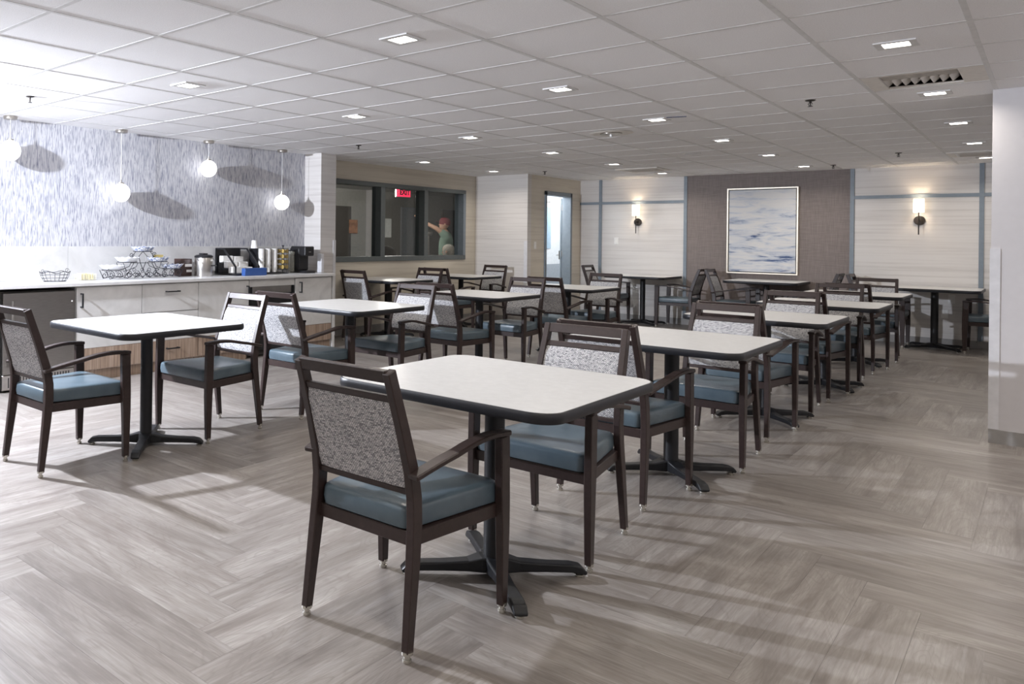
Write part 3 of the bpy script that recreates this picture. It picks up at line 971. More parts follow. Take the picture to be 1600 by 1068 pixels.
def build_counter_things():
    # wire basket
    b = thing('wire_basket', 'empty black wire basket on the counter above the refrigerator', 'basket', (-6.45, 3.475, CT))
    MB().tube(oval(0, 0, 0.10, 0.145, 0.085, 40, 0.008, 6), 0.003, 5, True).build('rim', 'wire_black', b)
    MB().tube(oval(0, 0, 0.075, 0.105, 0.003, 28), 0.0028, 5, True).build('base_ring', 'wire_black', b)
    m = MB()
    for i in range(18):
        a = 2 * PI * i / 18
        m.tube([(0.075 * math.cos(a), 0.105 * math.sin(a), 0.004), (0.09 * math.cos(a), 0.128 * math.sin(a), 0.04), (0.10 * math.cos(a), 0.145 * math.sin(a), 0.083)], 0.0018, 4)
    for z, f in ((0.03, 0.86), (0.06, 0.94)):
        m.tube(oval(0, 0, 0.10 * f, 0.145 * f, z, 28), 0.0018, 4, True)
    for sy in (-1, 1):
        m.tube(spiral((0, sy * 0.12, 0.098), (0, 1), 0.022, 1.3, 0.0, sy), 0.0022, 4)
    m.build('wire_sides', 'wire_black', b)
    # sweetener tub
    t = thing('sweetener_tub', 'small clear tub of yellow sweetener packets beside the wire basket', 'tub', (-6.47, 3.80, CT))
    MB().loft([rrect(0.055, 0.085, 0.015, 4, 0), rrect(0.062, 0.095, 0.018, 4, 0.062), rrect(0.059, 0.092, 0.016, 4, 0.062), rrect(0.052, 0.082, 0.013, 4, 0.004)]).build('tub', 'clear_tub', t)
    me = MB().box(-0.035, 0.035, -0.0025, 0.0025, 0, 0.058).mesh('sweetener_packet', 'yellow')
    me2 = MB().box(-0.035, 0.035, -0.0025, 0.0025, 0, 0.058).mesh('sweetener_packet', 'pale_yellow')
    for k in range(11):
        o = obj('sweetener_packet', me if k % 3 else me2, None, (-6.47 + random.uniform(-0.006, 0.006), 3.735 + k * 0.0128, CT + 0.006))
        o.rotation_euler = (R(random.uniform(-9, 9)), 0, R(random.uniform(-4, 4)))
        tag(o, 'yellow paper sweetener packet standing in the small clear tub', 'packet', 'sweetener packets')
    # tiered stand
    s = thing('tiered_stand', 'black scrolled wire stand of five tiers on the counter', 'stand', (-6.47, 4.45, CT))
    trays = [(-0.36, 0.115), (0.36, 0.115), (-0.185, 0.19), (0.185, 0.19), (0.0, 0.295)]
    for y, z in trays:
        MB().tube(oval(0, y, 0.075, 0.105, z - 0.024, 24), 0.004, 5, True).build('tray_ring', 'wire_black', s)
    m = MB()
    Yx = (0, 1)
    for sy in (-1, 1):
        m.tube([(0, 0, 0.27), (0, sy * 0.05, 0.22), (0, sy * 0.03, 0.15), (0, 0, 0.09), (0, sy * 0.03, 0.04), (0, sy * 0.10, 0.008)], 0.004, 5)
        m.tube([(0, sy * 0.085, 0.27), (0, sy * 0.13, 0.22), (0, sy * 0.11, 0.15), (0, sy * 0.17, 0.06), (0, sy * 0.22, 0.012)], 0.004, 5)
        m.tube(spiral((0, sy * 0.135, 0.235), Yx, 0.028, 1.4, 0.3, sy), 0.0035, 5)
        for yy in (0.065, 0.16, 0.27, 0.36, 0.44):
            m.tube(spiral((0, sy * yy, 0.040), Yx, 0.036, 1.4, PI / 2, sy), 0.0038, 5)
            m.tube(spiral((0.05, sy * (yy - 0.02), 0.085), Yx, 0.028, 1.3, -PI / 2, -sy), 0.003, 5)
        for xx in (-0.06, 0.06):
            m.tube([(xx, sy * 0.46, 0.09), (xx, sy * 0.42, 0.008), (xx, sy * 0.30, 0.03), (xx, sy * 0.22, 0.010), (xx, sy * 0.13, 0.06), (xx, sy * 0.04, 0.01), (xx, 0, 0.05)], 0.0038, 5)
            m.tube([(xx, sy * 0.27, 0.16), (xx, sy * 0.24, 0.08), (xx, sy * 0.12, 0.12), (xx, sy * 0.10, 0.16)], 0.0035, 5)
    m.tube([(0, -0.14, 0.155), (0, 0.14, 0.155)], 0.003, 5)
    m.build('scroll_wire', 'wire_black', s)
    names = ['low tier nearest the sweetener tub', 'low tier nearest the tea box', 'middle tier toward the sweetener tub', 'middle tier toward the tea box', 'top tier of the wire stand']
    n = 36
    rings = []
    for f, z, wv in ((0.02, 0.0, 0), (0.70, 0.0, 0), (0.86, 0.016, 0), (1.06, 0.042, 0.05), (1.03, 0.043, 0.05), (0.82, 0.019, 0), (0.6, 0.005, 0), (0.02, 0.005, 0)):
        rings.append([(0.085 * f * (1 + wv * math.cos(12 * 2 * PI * i / n)) * math.cos(2 * PI * i / n), 0.125 * f * (1 + wv * math.cos(12 * 2 * PI * i / n)) * math.sin(2 * PI * i / n), z + (0.005 * math.cos(12 * 2 * PI * i / n) if wv else 0)) for i in range(n)])
    me = MB().loft(rings).mesh('serving_bowl', 'ceramic', smooth=True)
    me2 = me.copy()
    me2.materials.clear()
    me2.materials.append(MATS['bowl_blue'])
    for k, ((y, z), nm) in enumerate(zip(trays, names)):
        o = obj('serving_bowl', me2 if k in (3, 1, 4) else me, None, (-6.47, 4.45 + y, CT + z - 0.022))
        tag(o, f'fluted white oval bowl on the {nm}', 'bowl', 'fluted bowls on the wire stand')
    o = B('snack_packet', 'yellow', None, -0.02, 0.02, -0.05, 0.05, 0, 0.05, 0.006)
    o.location = (-6.47, 4.64, CT + 0.185)
    tag(o, 'bright yellow packet lying in the middle tier bowl', 'packet')
    # dark tea box
    t = thing('tea_box', 'dark brown box with two white labels beside the wire stand', 'box', (-6.625, 5.075, CT))
    B('box', 'brown_box', t, -0.06, 0.06, -0.075, 0.075, 0, 0.185, 0.003)
    B('label_strip', 'paper', t, 0.06, 0.0615, -0.02, 0.074, 0.10, 0.128)
    B('label_strip', 'paper', t, 0.06, 0.0615, 0.0, 0.074, 0.042, 0.068)
    # airpot
    a = thing('coffee_airpot', 'brushed steel coffee airpot with black lid and wire handle', 'airpot', (-6.47, 5.235, CT))
    MB().lathe([(0.098, 0), (0.10, 0.006), (0.10, 0.195), (0.095, 0.203)], 32).build('body', 'steel', a, smooth=True)
    l = MB().lathe([(0.10, 0.200), (0.102, 0.206), (0.102, 0.216), (0.085, 0.228), (0.04, 0.233)], 28)
    l.box(-0.045, 0.03, -0.03, 0.03, 0.230, 0.246)
    l.build('lid', 'plastic_black', a, smooth=True)
    MB().tube([(0.0, -0.104, 0.195), (0.055, -0.105, 0.165), (0.085, -0.075, 0.135)], 0.0035, 6).tube([(0.02, 0.104, 0.195), (0.07, 0.098, 0.165), (0.095, 0.07, 0.14)], 0.0035, 6).build('handle', 'steel', a)
    B('tap', 'plastic_black', a, 0.085, 0.125, 0.02, 0.075, 0.11, 0.122, 0.003)
    B('label_strip', 'paper', a, 0.092, 0.1, 0.015, 0.045, 0.165, 0.182)
    # stepped condiment organiser with sloping side frames
    o = thing('condiment_organizer', 'black stepped organizer with sloping sides holding cups and napkins', 'organizer', (-6.49, 5.74, CT))
    m = MB()
    m.box(-0.175, 0.175, -0.18, 0.18, 0, 0.02).box(-0.175, -0.16, -0.18, 0.18, 0.02, 0.30)
    for y in (-0.18, 0.168):
        m.box(-0.175, -0.155, y, y + 0.012, 0.02, 0.30)
        m.sweep([(-0.16, y + 0.006, 0.292), (-0.03, y + 0.006, 0.292)], (0, 1, 0), (0.012, 0.016))
        m.sweep([(-0.035, y + 0.006, 0.29), (0.172, y + 0.006, 0.09)], (0, 1, 0), (0.012, 0.02))
        m.box(0.155, 0.175, y, y + 0.012, 0.02, 0.10)
    m.build('frame', 'plastic_black', o)
    for k, (x, z) in enumerate(((-0.10, 0.17), (-0.02, 0.11))):
        B('shelf_step', 'plastic_black', o, x - 0.045, x + 0.04, -0.166, 0.166, 0.021, z - 0.035)
    for k, (x, z, nm) in enumerate(((-0.10, 0.137, 'back'), (-0.02, 0.077, 'middle'), (0.06, 0.0205, 'front'))):
        nb = tag(B('napkin_stack', 'paper', None, -0.035, 0.035, -0.075, 0.075, 0, 0.075, 0.006), f'stack of white napkins on the {nm} step of the black organizer', 'napkins', 'napkin stacks')
        nb.location = (-6.49 + x, 5.655, CT + z)
        lb = tag(B('lid_box', 'paper', None, -0.035, 0.035, -0.07, 0.07, 0, 0.068, 0.01, 2), f'white carton of lids on the {nm} step of the black organizer', 'carton', 'lid cartons')
        lb.location = (-6.49 + x, 5.82, CT + z)
    bb = tag(B('blue_carton', 'blue_box', None, -0.03, 0.03, -0.165, 0.165, 0, 0.082, 0.003), 'low blue carton standing in front of the black organizer', 'carton')
    bb.location = (-6.275, 5.80, CT)
    # cup dispenser rack
    r = thing('cup_rack', 'black upright cup rack with three slots beside the organizer', 'cup rack', (-6.49, 6.17, CT))
    m = MB().box(-0.10, 0.10, -0.165, 0.165, 0, 0.022).box(-0.10, -0.085, -0.165, 0.165, 0.022, 0.295)
    for k in range(4):
        y = -0.165 + k * 0.104
        m.box(-0.09, 0.035, y, y + 0.018, 0.022, 0.295)
    m.build('rack', 'plastic_black', r)
    cm = MB().lathe([(0.030, 0), (0.0395, 0.09), (0.041, 0.092), (0.038, 0.093), (0.029, 0.006)], 18).mesh('paper_cup', 'paper', smooth=True)
    for k in range(3):
        st = MB()
        for q in range(5):
            st.lathe([(0.030 + 0.0016 * q, 0), (0.0385, 0.062), (0.040, 0.064)], 18, (0, 0, q * 0.052))
        y = 6.17 - 0.165 + 0.061 + k * 0.104
        c = st.build('cup_stack', 'paper', None, (-6.49 + 0.042, y, CT + 0.0225), smooth=True)
        tag(c, f'stack of white paper cups in the slot of the black rack, {ORD[k]} from the organizer', 'cups', 'cup stacks in the rack')
    c = obj('paper_cup', cm, None, (-6.52, 5.99 + 0.03, CT + 0.295 + 0.094))
    c.rotation_euler = (PI, 0, 0)
    tag(c, 'white paper cup upside down on top of the black cup rack', 'cup')
    # pod carousel
    p = thing('pod_carousel', 'black wire carousel of gold coffee pods', 'carousel', (-6.46, 6.43, CT))
    MB().lathe([(0.07, 0), (0.072, 0.006), (0.03, 0.012), (0.006, 0.016), (0.006, 0.315), (0.013, 0.32), (0.013, 0.33), (0.004, 0.336)], 16).build('spindle', 'wire_black', p)
    m = MB()
    for z in (0.05, 0.295):
        m.tube(oval(0, 0, 0.066, 0.066, z, 24), 0.003, 5, True)
    for k in range(12):
        a = 2 * PI * k / 12
        m.tube([(0.066 * math.cos(a), 0.066 * math.sin(a), 0.006), (0.066 * math.cos(a), 0.066 * math.sin(a), 0.295)], 0.0022, 4)
    m.build('cage', 'wire_black', p)
    pm = MB().lathe([(0.017, -0.036), (0.021, -0.002), (0.0245, 0), (0.0245, 0.002), (0.01, 0.003)], 14)
    pod = pm.mesh('coffee_pod', 'gold', smooth=True)
    for col_ in range(6):
        a = col_ * PI / 3 + 0.15
        for row in range(4):
            q = obj('coffee_pod', pod, None, (-6.46 + 0.060 * math.cos(a), 6.43 + 0.060 * math.sin(a), CT + 0.078 + row * 0.062))
            q.rotation_euler = (0, PI / 2, a)
            tag(q, 'gold foil coffee pod held in the black wire carousel', 'coffee pod', 'coffee pods in the carousel')
    # coffee maker
    c = thing('coffee_maker', 'black single-serve coffee maker at the column end of the counter', 'coffee maker', (-6.47, 6.77, CT))
    B('base', 'plastic_black', c, -0.13, 0.15, -0.085, 0.085, 0, 0.03, 0.006)
    B('tower', 'plastic_black', c, -0.13, 0.03, -0.085, 0.085, 0.03, 0.30, 0.012, 2)
    B('brew_head', 'plastic_black', c, -0.12, 0.13, -0.08, 0.08, 0.205, 0.322, 0.014, 2)
    B('water_tank', 'clear_tub', c, -0.12, -0.04, -0.118, -0.087, 0.01, 0.26, 0.006)
    B('tank_lid', 'plastic_black', c, -0.125, -0.035, -0.122, -0.086, 0.26, 0.275, 0.004)
    B('badge', 'steel', c, 0.13, 0.132, -0.02, 0.02, 0.25, 0.258)
    sh = tag(B('acrylic_holder', 'guard', None, -6.43, -6.36, 7.0, 7.048, 0.9005, 1.13, 0.004), 'white upright paper holder against the column on the counter', 'holder')
build_counter_things()

# ------------------------------------------------------------------ pendants, sconces, downlights
def build_lamps():
    root = None
    gl = MB().lathe([(0.093 * math.sin(PI * k / 14), -0.093 * math.cos(PI * k / 14)) for k in range(1, 14)], 28)
    for k, (y, z, nm) in enumerate(((3.085, 2.07, 'nearest the refrigerator, hung high'), (4.24, 1.75, 'above the wire stand, hung low'), (5.36, 2.07, 'above the airpot, hung high'), (6.50, 1.745, 'nearest the column, hung low'))):
        if root is None:
            root = obj('globe_pendant', None)
            MB().lathe([(0.058, 0), (0.06, -0.004), (0.06, -0.026), (0.055, -0.03), (0.006, -0.031)], 24).build('canopy', 'nickel', root, smooth=True)
            g = gl.build('globe', 'globe_glass', root, smooth=True)
            g.visible_shadow = True
            MB().lathe([(0.03, 0.0), (0.03, 0.012), (0.008, 0.014), (0.008, 0.04)], 14).build('cap', 'nickel', root)
            MB().tube([(0, 0, 0), (0, 0, 1)], 0.0022, 6).build('cord', 'plastic_white', root)
            p = root
        else:
            p = copy_tree(root)
        p.location = (-6.56, y, ZC + 0.003)
        tag(p, f'white glass globe pendant {nm}', 'pendant lamp', 'globe pendants over the counter')
        for ch in p.children:
            nm_ = ch.name.split('.')[0]
            if nm_ == 'globe':
                ch.location = (0, 0, z - ZC)
            if nm_ == 'cap':
                ch.location = (0, 0, z - ZC + 0.091)
            if nm_ == 'cord':
                ch.location = (0, 0, z - ZC + 0.12)
                ch.scale = (1, 1, ZC - 0.03 - z - 0.12)
    # sconces
    for x, nm in ((-4.92, 'beside the doorway corner'), (-1.283, 'near the wall end')):
        s = thing('wall_sconce', f'bronze wall sconce with lit cream shade {nm}', 'wall lamp', (x, YB, 1.65))
        q = MB().tube([(0, -0.001, 0), (0, -0.02, 0)], 0.062, 24).build('back_plate', 'sconce_bronze', s)
        MB().tube([(0, -0.02, 0), (0, -0.105, 0)], 0.008, 8).build('arm', 'sconce_bronze', s)
        MB().tube([(0, -0.105, -0.19), (0, -0.105, 0.14)], 0.007, 8).build('stem', 'sconce_bronze', s)
        sh = MB()
        n = 24
        rings = [[(r * math.cos(2 * PI * i / n), -0.105 + r * math.sin(2 * PI * i / n), z) for i in range(n)] for r, z in ((0.058, 0.105), (0.058, 0.285), (0.055, 0.285), (0.055, 0.105))]
        sh.loft(rings, cap=False, closed=True).build('lamp_shade', 'shade_lit', s, smooth=True)
        lamp('sconce_bulb', 'POINT', (0, -0.105, 0.20), 2.2, (1.0, 0.78, 0.52), 0.02, parent=s)
    # square LED downlights on the ceiling grid
    pr = None
    for i in (-4, -1, 2, 5, 8, 11):
        for j in (-7, -4, -1, 2, 5, 8, 11, 14, 17):
            if i == -4 and j < 11:
                continue
            x, y = GX + G * (i + 0.5), GY + G * (j + 0.5)
            if x > XP and y > YP - 0.1 or x > XR - 0.2:
                continue
            if pr is None:
                pr = obj('downlight', None)
                m = MB()
                for a, b, c, d in ((-0.088, 0.088, -0.088, -0.056), (-0.088, 0.088, 0.056, 0.088), (-0.088, -0.056, -0.056, 0.056), (0.056, 0.088, -0.056, 0.056)):
                    m.box(a, b, c, d, -0.007, 0.0)
                m.build('trim_ring', 'grid_white', pr)
                MB().box(-0.056, 0.056, -0.056, 0.056, -0.003, 0.0).build('diffuser', 'led', pr)
                p = pr
            else:
                p = copy_tree(pr)
            p.location = (x, y, ZC + 0.0034)
            px = to_px((x, y, ZC))
            line = {-4: 'over the window tables', -1: 'over the counter side tables', 2: 'between the two table rows', 5: 'over the open aisle', 8: 'behind the wall end', 11: 'farthest from the counter'}[i]
            nth = ['first', 'second', 'third', 'fourth', 'fifth', 'sixth', 'seventh', 'eighth', 'ninth'][(17 - j) // 3]
            tag(p, f'square LED downlight, {nth} from the painting wall in the line {line}', 'downlight', 'recessed ceiling downlights')
            e = DOWN
            lamp('downlight_beam', 'AREA', (0, 0, -0.009), e, (1.0, 0.92, 0.83), 0.10, parent=p, spread=R(150))
build_lamps()

# ------------------------------------------------------------------ ceiling fittings
def build_ceiling_fittings():
    pr = None
    for x, y, nm in ((-5.506, 2.742, 'out from the globe pendants'), (-5.557, 6.72, 'out from the wallpapered column'), (-1.277, 6.72, 'beside the louvred air diffuser'),
                     (-1.28, 11.24, 'before the wall end sconce'), (-5.50, 11.1, 'in front of the open doorway'), (-2.104, 12.47, 'close to the painting wall')):
        if pr is None:
            pr = obj('fire_sprinkler', None)
            MB().lathe([(0.032, 0), (0.034, -0.003), (0.026, -0.008), (0.012, -0.009)], 16).build('escutcheon', 'sconce_bronze', pr)
            m = MB().lathe([(0.008, -0.008), (0.008, -0.022), (0.004, -0.024), (0.004, -0.042)], 10)
            m.tube([(0.009, 0, -0.02), (0.013, 0, -0.03), (0.004, 0, -0.045)], 0.0025, 5).tube([(-0.009, 0, -0.02), (-0.013, 0, -0.03), (-0.004, 0, -0.045)], 0.0025, 5)
            m.build('body', 'sconce_bronze', pr)
            MB().lathe([(0.016, -0.045), (0.016, -0.048)], 12).build('deflector', 'sconce_bronze', pr)
            p = pr
        else:
            p = copy_tree(pr)
        p.location = (x, y, ZC + 0.0036)
        tag(p, f'small metal fire sprinkler head on the ceiling {nm}', 'sprinkler', 'ceiling sprinklers')
    # louvred air diffuser filling one tile
    x0, x1, y0, y1 = GX + 5 * G, GX + 6 * G, GY + 7 * G, GY + 8 * G
    v = thing('air_diffuser', 'square ceiling air diffuser with angled louvre blades', 'air vent', (0, 0, ZC + 0.004))
    B('back_box', 'dark_void', v, x0 + 0.06, x1 - 0.06, y0 + 0.05, y1 - 0.05, 0.06, 0.07)
    m = MB()
    ax, bx, ay, by = x0 + 0.10, x1 - 0.13, y0 + 0.06, y1 - 0.06
    m.box(x0 + 0.006, x1 - 0.006, y0 + 0.006, ay, 0, 0.012).box(x0 + 0.006, x1 - 0.006, by, y1 - 0.006, 0, 0.012)
    m.box(x0 + 0.006, ax, ay, by, 0, 0.012).box(bx, x1 - 0.006, ay, by, 0, 0.012)
    m.build('face_plate', 'vent_paint', v)
    for k in range(8):
        x = ax + 0.022 + k * (bx - ax) / 8
        MB().sweep([(x - 0.014, (ay + by) / 2, 0.026), (x - 0.014, by - 0.002, 0.026)], (0.72, 0, 0.69), (0.045, 0.003)).build('louvre_blade', 'vent_paint', v)
    for k in range(8):
        y = ay + 0.012 + k * (by - ay) / 2 / 8
        MB().sweep([(ax, y, 0.026), (bx, y, 0.026)], (0, 0.60, 0.80), (0.032, 0.003)).build('louvre_blade', 'vent_paint', v)
    # two slotted returns near the back wall
    for x, y, nm in ((-4.257, 11.66, 'near the doorway'), (-0.60, 11.82, 'near the wall end')):
        v = thing('return_grille', f'slotted white ceiling grille {nm}', 'air vent', (x, y, ZC - 0.003))
        m = MB().box(-0.29, 0.29, -0.29, -0.22, -0.004, 0.006).box(-0.29, 0.29, 0.22, 0.29, -0.004, 0.006).box(-0.29, -0.22, -0.22, 0.22, -0.004, 0.006).box(0.22, 0.29, -0.22, 0.22, -0.004, 0.006)
        m.build('face_plate', 'vent_paint', v)
        for k in range(9):
            yy = -0.20 + k * 0.05
            MB().sweep([(-0.22, yy, 0.0), (0.22, yy, 0.0)], (0, 0.8, 0.6), (0.03, 0.003)).build('slat', 'vent_paint', v)
    v = thing('round_diffuser', 'round white ceiling diffuser with a centre knob', 'air vent', (-3.05, 7.52, ZC + 0.003))
    MB().lathe([(0.19, 0.0), (0.20, -0.004), (0.17, -0.012), (0.12, -0.006), (0.02, -0.004)], 32).build('ring', 'vent_paint', v, smooth=True)
    MB().lathe([(0.10, -0.006), (0.10, -0.014), (0.02, -0.017)], 24).build('inner_cone', 'nickel', v, smooth=True)
    MB().lathe([(0.012, -0.017), (0.012, -0.036), (0.004, -0.04)], 10).build('knob', 'plastic_white', v)
    o = tag(B('blue_tape_flag', 'tape_blue', None, -0.075, 0.075, -0.012, 0.012, -0.004, 0.0), 'short dark blue strip stuck to the ceiling grid', 'tape')
    o.location = (-2.255, 6.9, ZC + 0.0036)
    o.rotation_euler = (0, 0, R(20))
    o = tag(B('grey_tape_flag', 'base_grey', None, -0.09, 0.09, -0.012, 0.012, -0.004, 0.0), 'thin grey strip stuck to a ceiling tile', 'tape')
    o.location = (-3.046, 9.88, ZC + 0.0036)
build_ceiling_fittings()

# ------------------------------------------------------------------ painting, plates
def build_wall_things():
    p = thing('framed_painting', 'large abstract painting of blue and white streaks in a pale frame', 'painting', (-3.11, YB - 0.006, 1.507))
    hx, hz = 0.465, 0.648
    m = MB()
    for a, b, c, d in ((-hx, hx, hz - 0.018, hz), (-hx, hx, -hz, -hz + 0.018), (-hx, -hx + 0.018, -hz + 0.018, hz - 0.018), (hx - 0.018, hx, -hz + 0.018, hz - 0.018)):
        m.box(a, b, -0.055, 0, c, d)
    m.build('frame', 'champagne', p)
    B('backing', 'dark_void', p, -hx + 0.018, hx - 0.018, -0.012, 0, -hz + 0.018, hz - 0.018)
    B('canvas', 'canvas', p, -hx + 0.03, hx - 0.03, -0.045, -0.012, -hz + 0.03, hz - 0.03)
    def plate(name, loc, rz, label, kind):
        t = thing(name, label, 'switch' if kind == 'switch' else 'outlet', loc, rz)
        B('plate', 'plastic_white', t, -0.036, 0.036, -0.006, 0, -0.058, 0.058, 0.002)
        if kind == 'switch':
            B('rocker', 'paper', t, -0.016, 0.016, -0.010, -0.006, -0.033, 0.033, 0.001)
        else:
            for z in (-0.022, 0.022):
                B('socket', 'paper', t, -0.016, 0.016, -0.008, -0.006, z - 0.014, z + 0.014, 0.002)
    plate('light_switch', (-5.277, YB, 1.333), 0.0, 'white light switch on the pale wall near the doorway corner', 'switch')
    plate('light_switch', (XD, 11.62, 1.246), PI / 2, 'white light switch on the cream wall beside the door frame', 'switch')
    plate('wall_outlet', (-0.95, YB, 0.62), 0.0, 'white wall outlet behind the table near the wall end', 'outlet')
    plate('wall_outlet', (-1.02, YB, 0.42), 0.0, 'white wall outlet low behind the table near the wall end', 'outlet')
build_wall_things()

# ------------------------------------------------------------------ behind the glass: sign, papers, people
def build_next_room():
    s = thing('exit_sign', 'red lit EXIT sign with a left arrow behind the glass', 'exit sign', (-8.5, 11.59, 2.18), PI / 2 + R(-8))
    B('housing', 'room_brown', s, -0.19, 0.19, 0.0, 0.03, -0.085, 0.10, 0.004)
    B('face', 'exit_red', s, -0.18, 0.18, -0.004, 0.0, -0.078, 0.09)
    t = obj('lettering', text_mesh('EXIT', 0.13, 'plastic_black', 0.001, 0.005), s, (0.03, -0.0055, 0.0))
    t.rotation_euler = (PI / 2, 0, 0)
    MB().sweep([(-0.13, -0.006, 0.035), (-0.165, -0.006, 0.0), (-0.13, -0.006, -0.035)], (0, 1, 0), (0.002, 0.016)).build('arrow', 'room_dark', s)
    MB().tube([(0, 0.015, 0.10), (0, 0.015, 0.197)], 0.012, 8).build('mount', 'plastic_white', s)
    o = tag(B('paper_notice', 'paper', None, XW - 0.09, XW - 0.088, 8.99, 9.17, 1.345, 1.62), 'blank white paper notice taped inside the middle window pane', 'notice')
    tag(B('wall_poster', 'orange', None, NX0 + 0.04, NX0 + 0.046, 12.48, 12.76, 1.43, 1.72), 'small orange and brown poster beside the dark door behind the glass', 'poster')
    pw = thing('chrome_dispenser', 'round chrome wall fitting beside the person in the cap', 'fitting', (-8.9, 13.0, 1.44))
    MB().lathe([(0.05, -0.05), (0.08, -0.02), (0.08, 0.03), (0.03, 0.06)], 16).build('drum', 'steel', pw, smooth=True)
    MB().tube([(0, 0, -1.44), (0, 0, -0.05)], 0.02, 8).build('stand', 'steel', pw)
build_next_room()

def body_mesh(name, pts, edges, radii, mat, sub=2):
    me = bpy.data.meshes.new(name)
    me.from_pydata(pts, edges, [])
    o = bpy.data.objects.new(name, me)
    COL.objects.link(o)
    sk = o.modifiers.new('skin', 'SKIN')
    sk.use_smooth_shade = True
    for i, r in enumerate(radii):
        d = me.skin_vertices[0].data[i]
        d.radius = r if isinstance(r, tuple) else (r, r)
        d.use_root = (i == 0)
    ss = o.modifiers.new('sub', 'SUBSURF')
    ss.levels = sub
    ss.render_levels = sub
    dg = bpy.context.evaluated_depsgraph_get()
    m2 = bpy.data.meshes.new_from_object(o.evaluated_get(dg))
    bpy.data.objects.remove(o)
    m2.materials.clear()
    m2.materials.append(MATS[mat])
    for p in m2.polygons:
        p.use_smooth = True
    return m2

def head_mesh():
    prof = [(0.012, 0.0), (0.045, 0.012), (0.060, 0.04), (0.070, 0.08), (0.076, 0.12), (0.078, 0.155), (0.072, 0.19), (0.055, 0.215), (0.028, 0.23), (0.006, 0.234)]
    m = MB()
    n = 20
    m.loft([[(r * math.cos(2 * PI * i / n), r * 1.22 * math.sin(2 * PI * i / n) + (0.012 if z < 0.06 else 0.0), z) for i in range(n)] for r, z in prof])
    m.loft([[(-0.010, 0.088, 0.125), (0.010, 0.088, 0.125), (0.006, 0.082, 0.128), (-0.006, 0.082, 0.128)], [(-0.014, 0.115, 0.085), (0.014, 0.115, 0.085), (0.012, 0.08, 0.08), (-0.012, 0.08, 0.08)]])
    for s in (-1, 1):
        m.loft([[(s * 0.072, 0.01, 0.085), (s * 0.072, -0.02, 0.085), (s * 0.074, -0.03, 0.13), (s * 0.074, 0.01, 0.135)], [(s * 0.088, 0.005, 0.09), (s * 0.09, -0.02, 0.09), (s * 0.092, -0.03, 0.13), (s * 0.09, 0.0, 0.13)]])
    return m

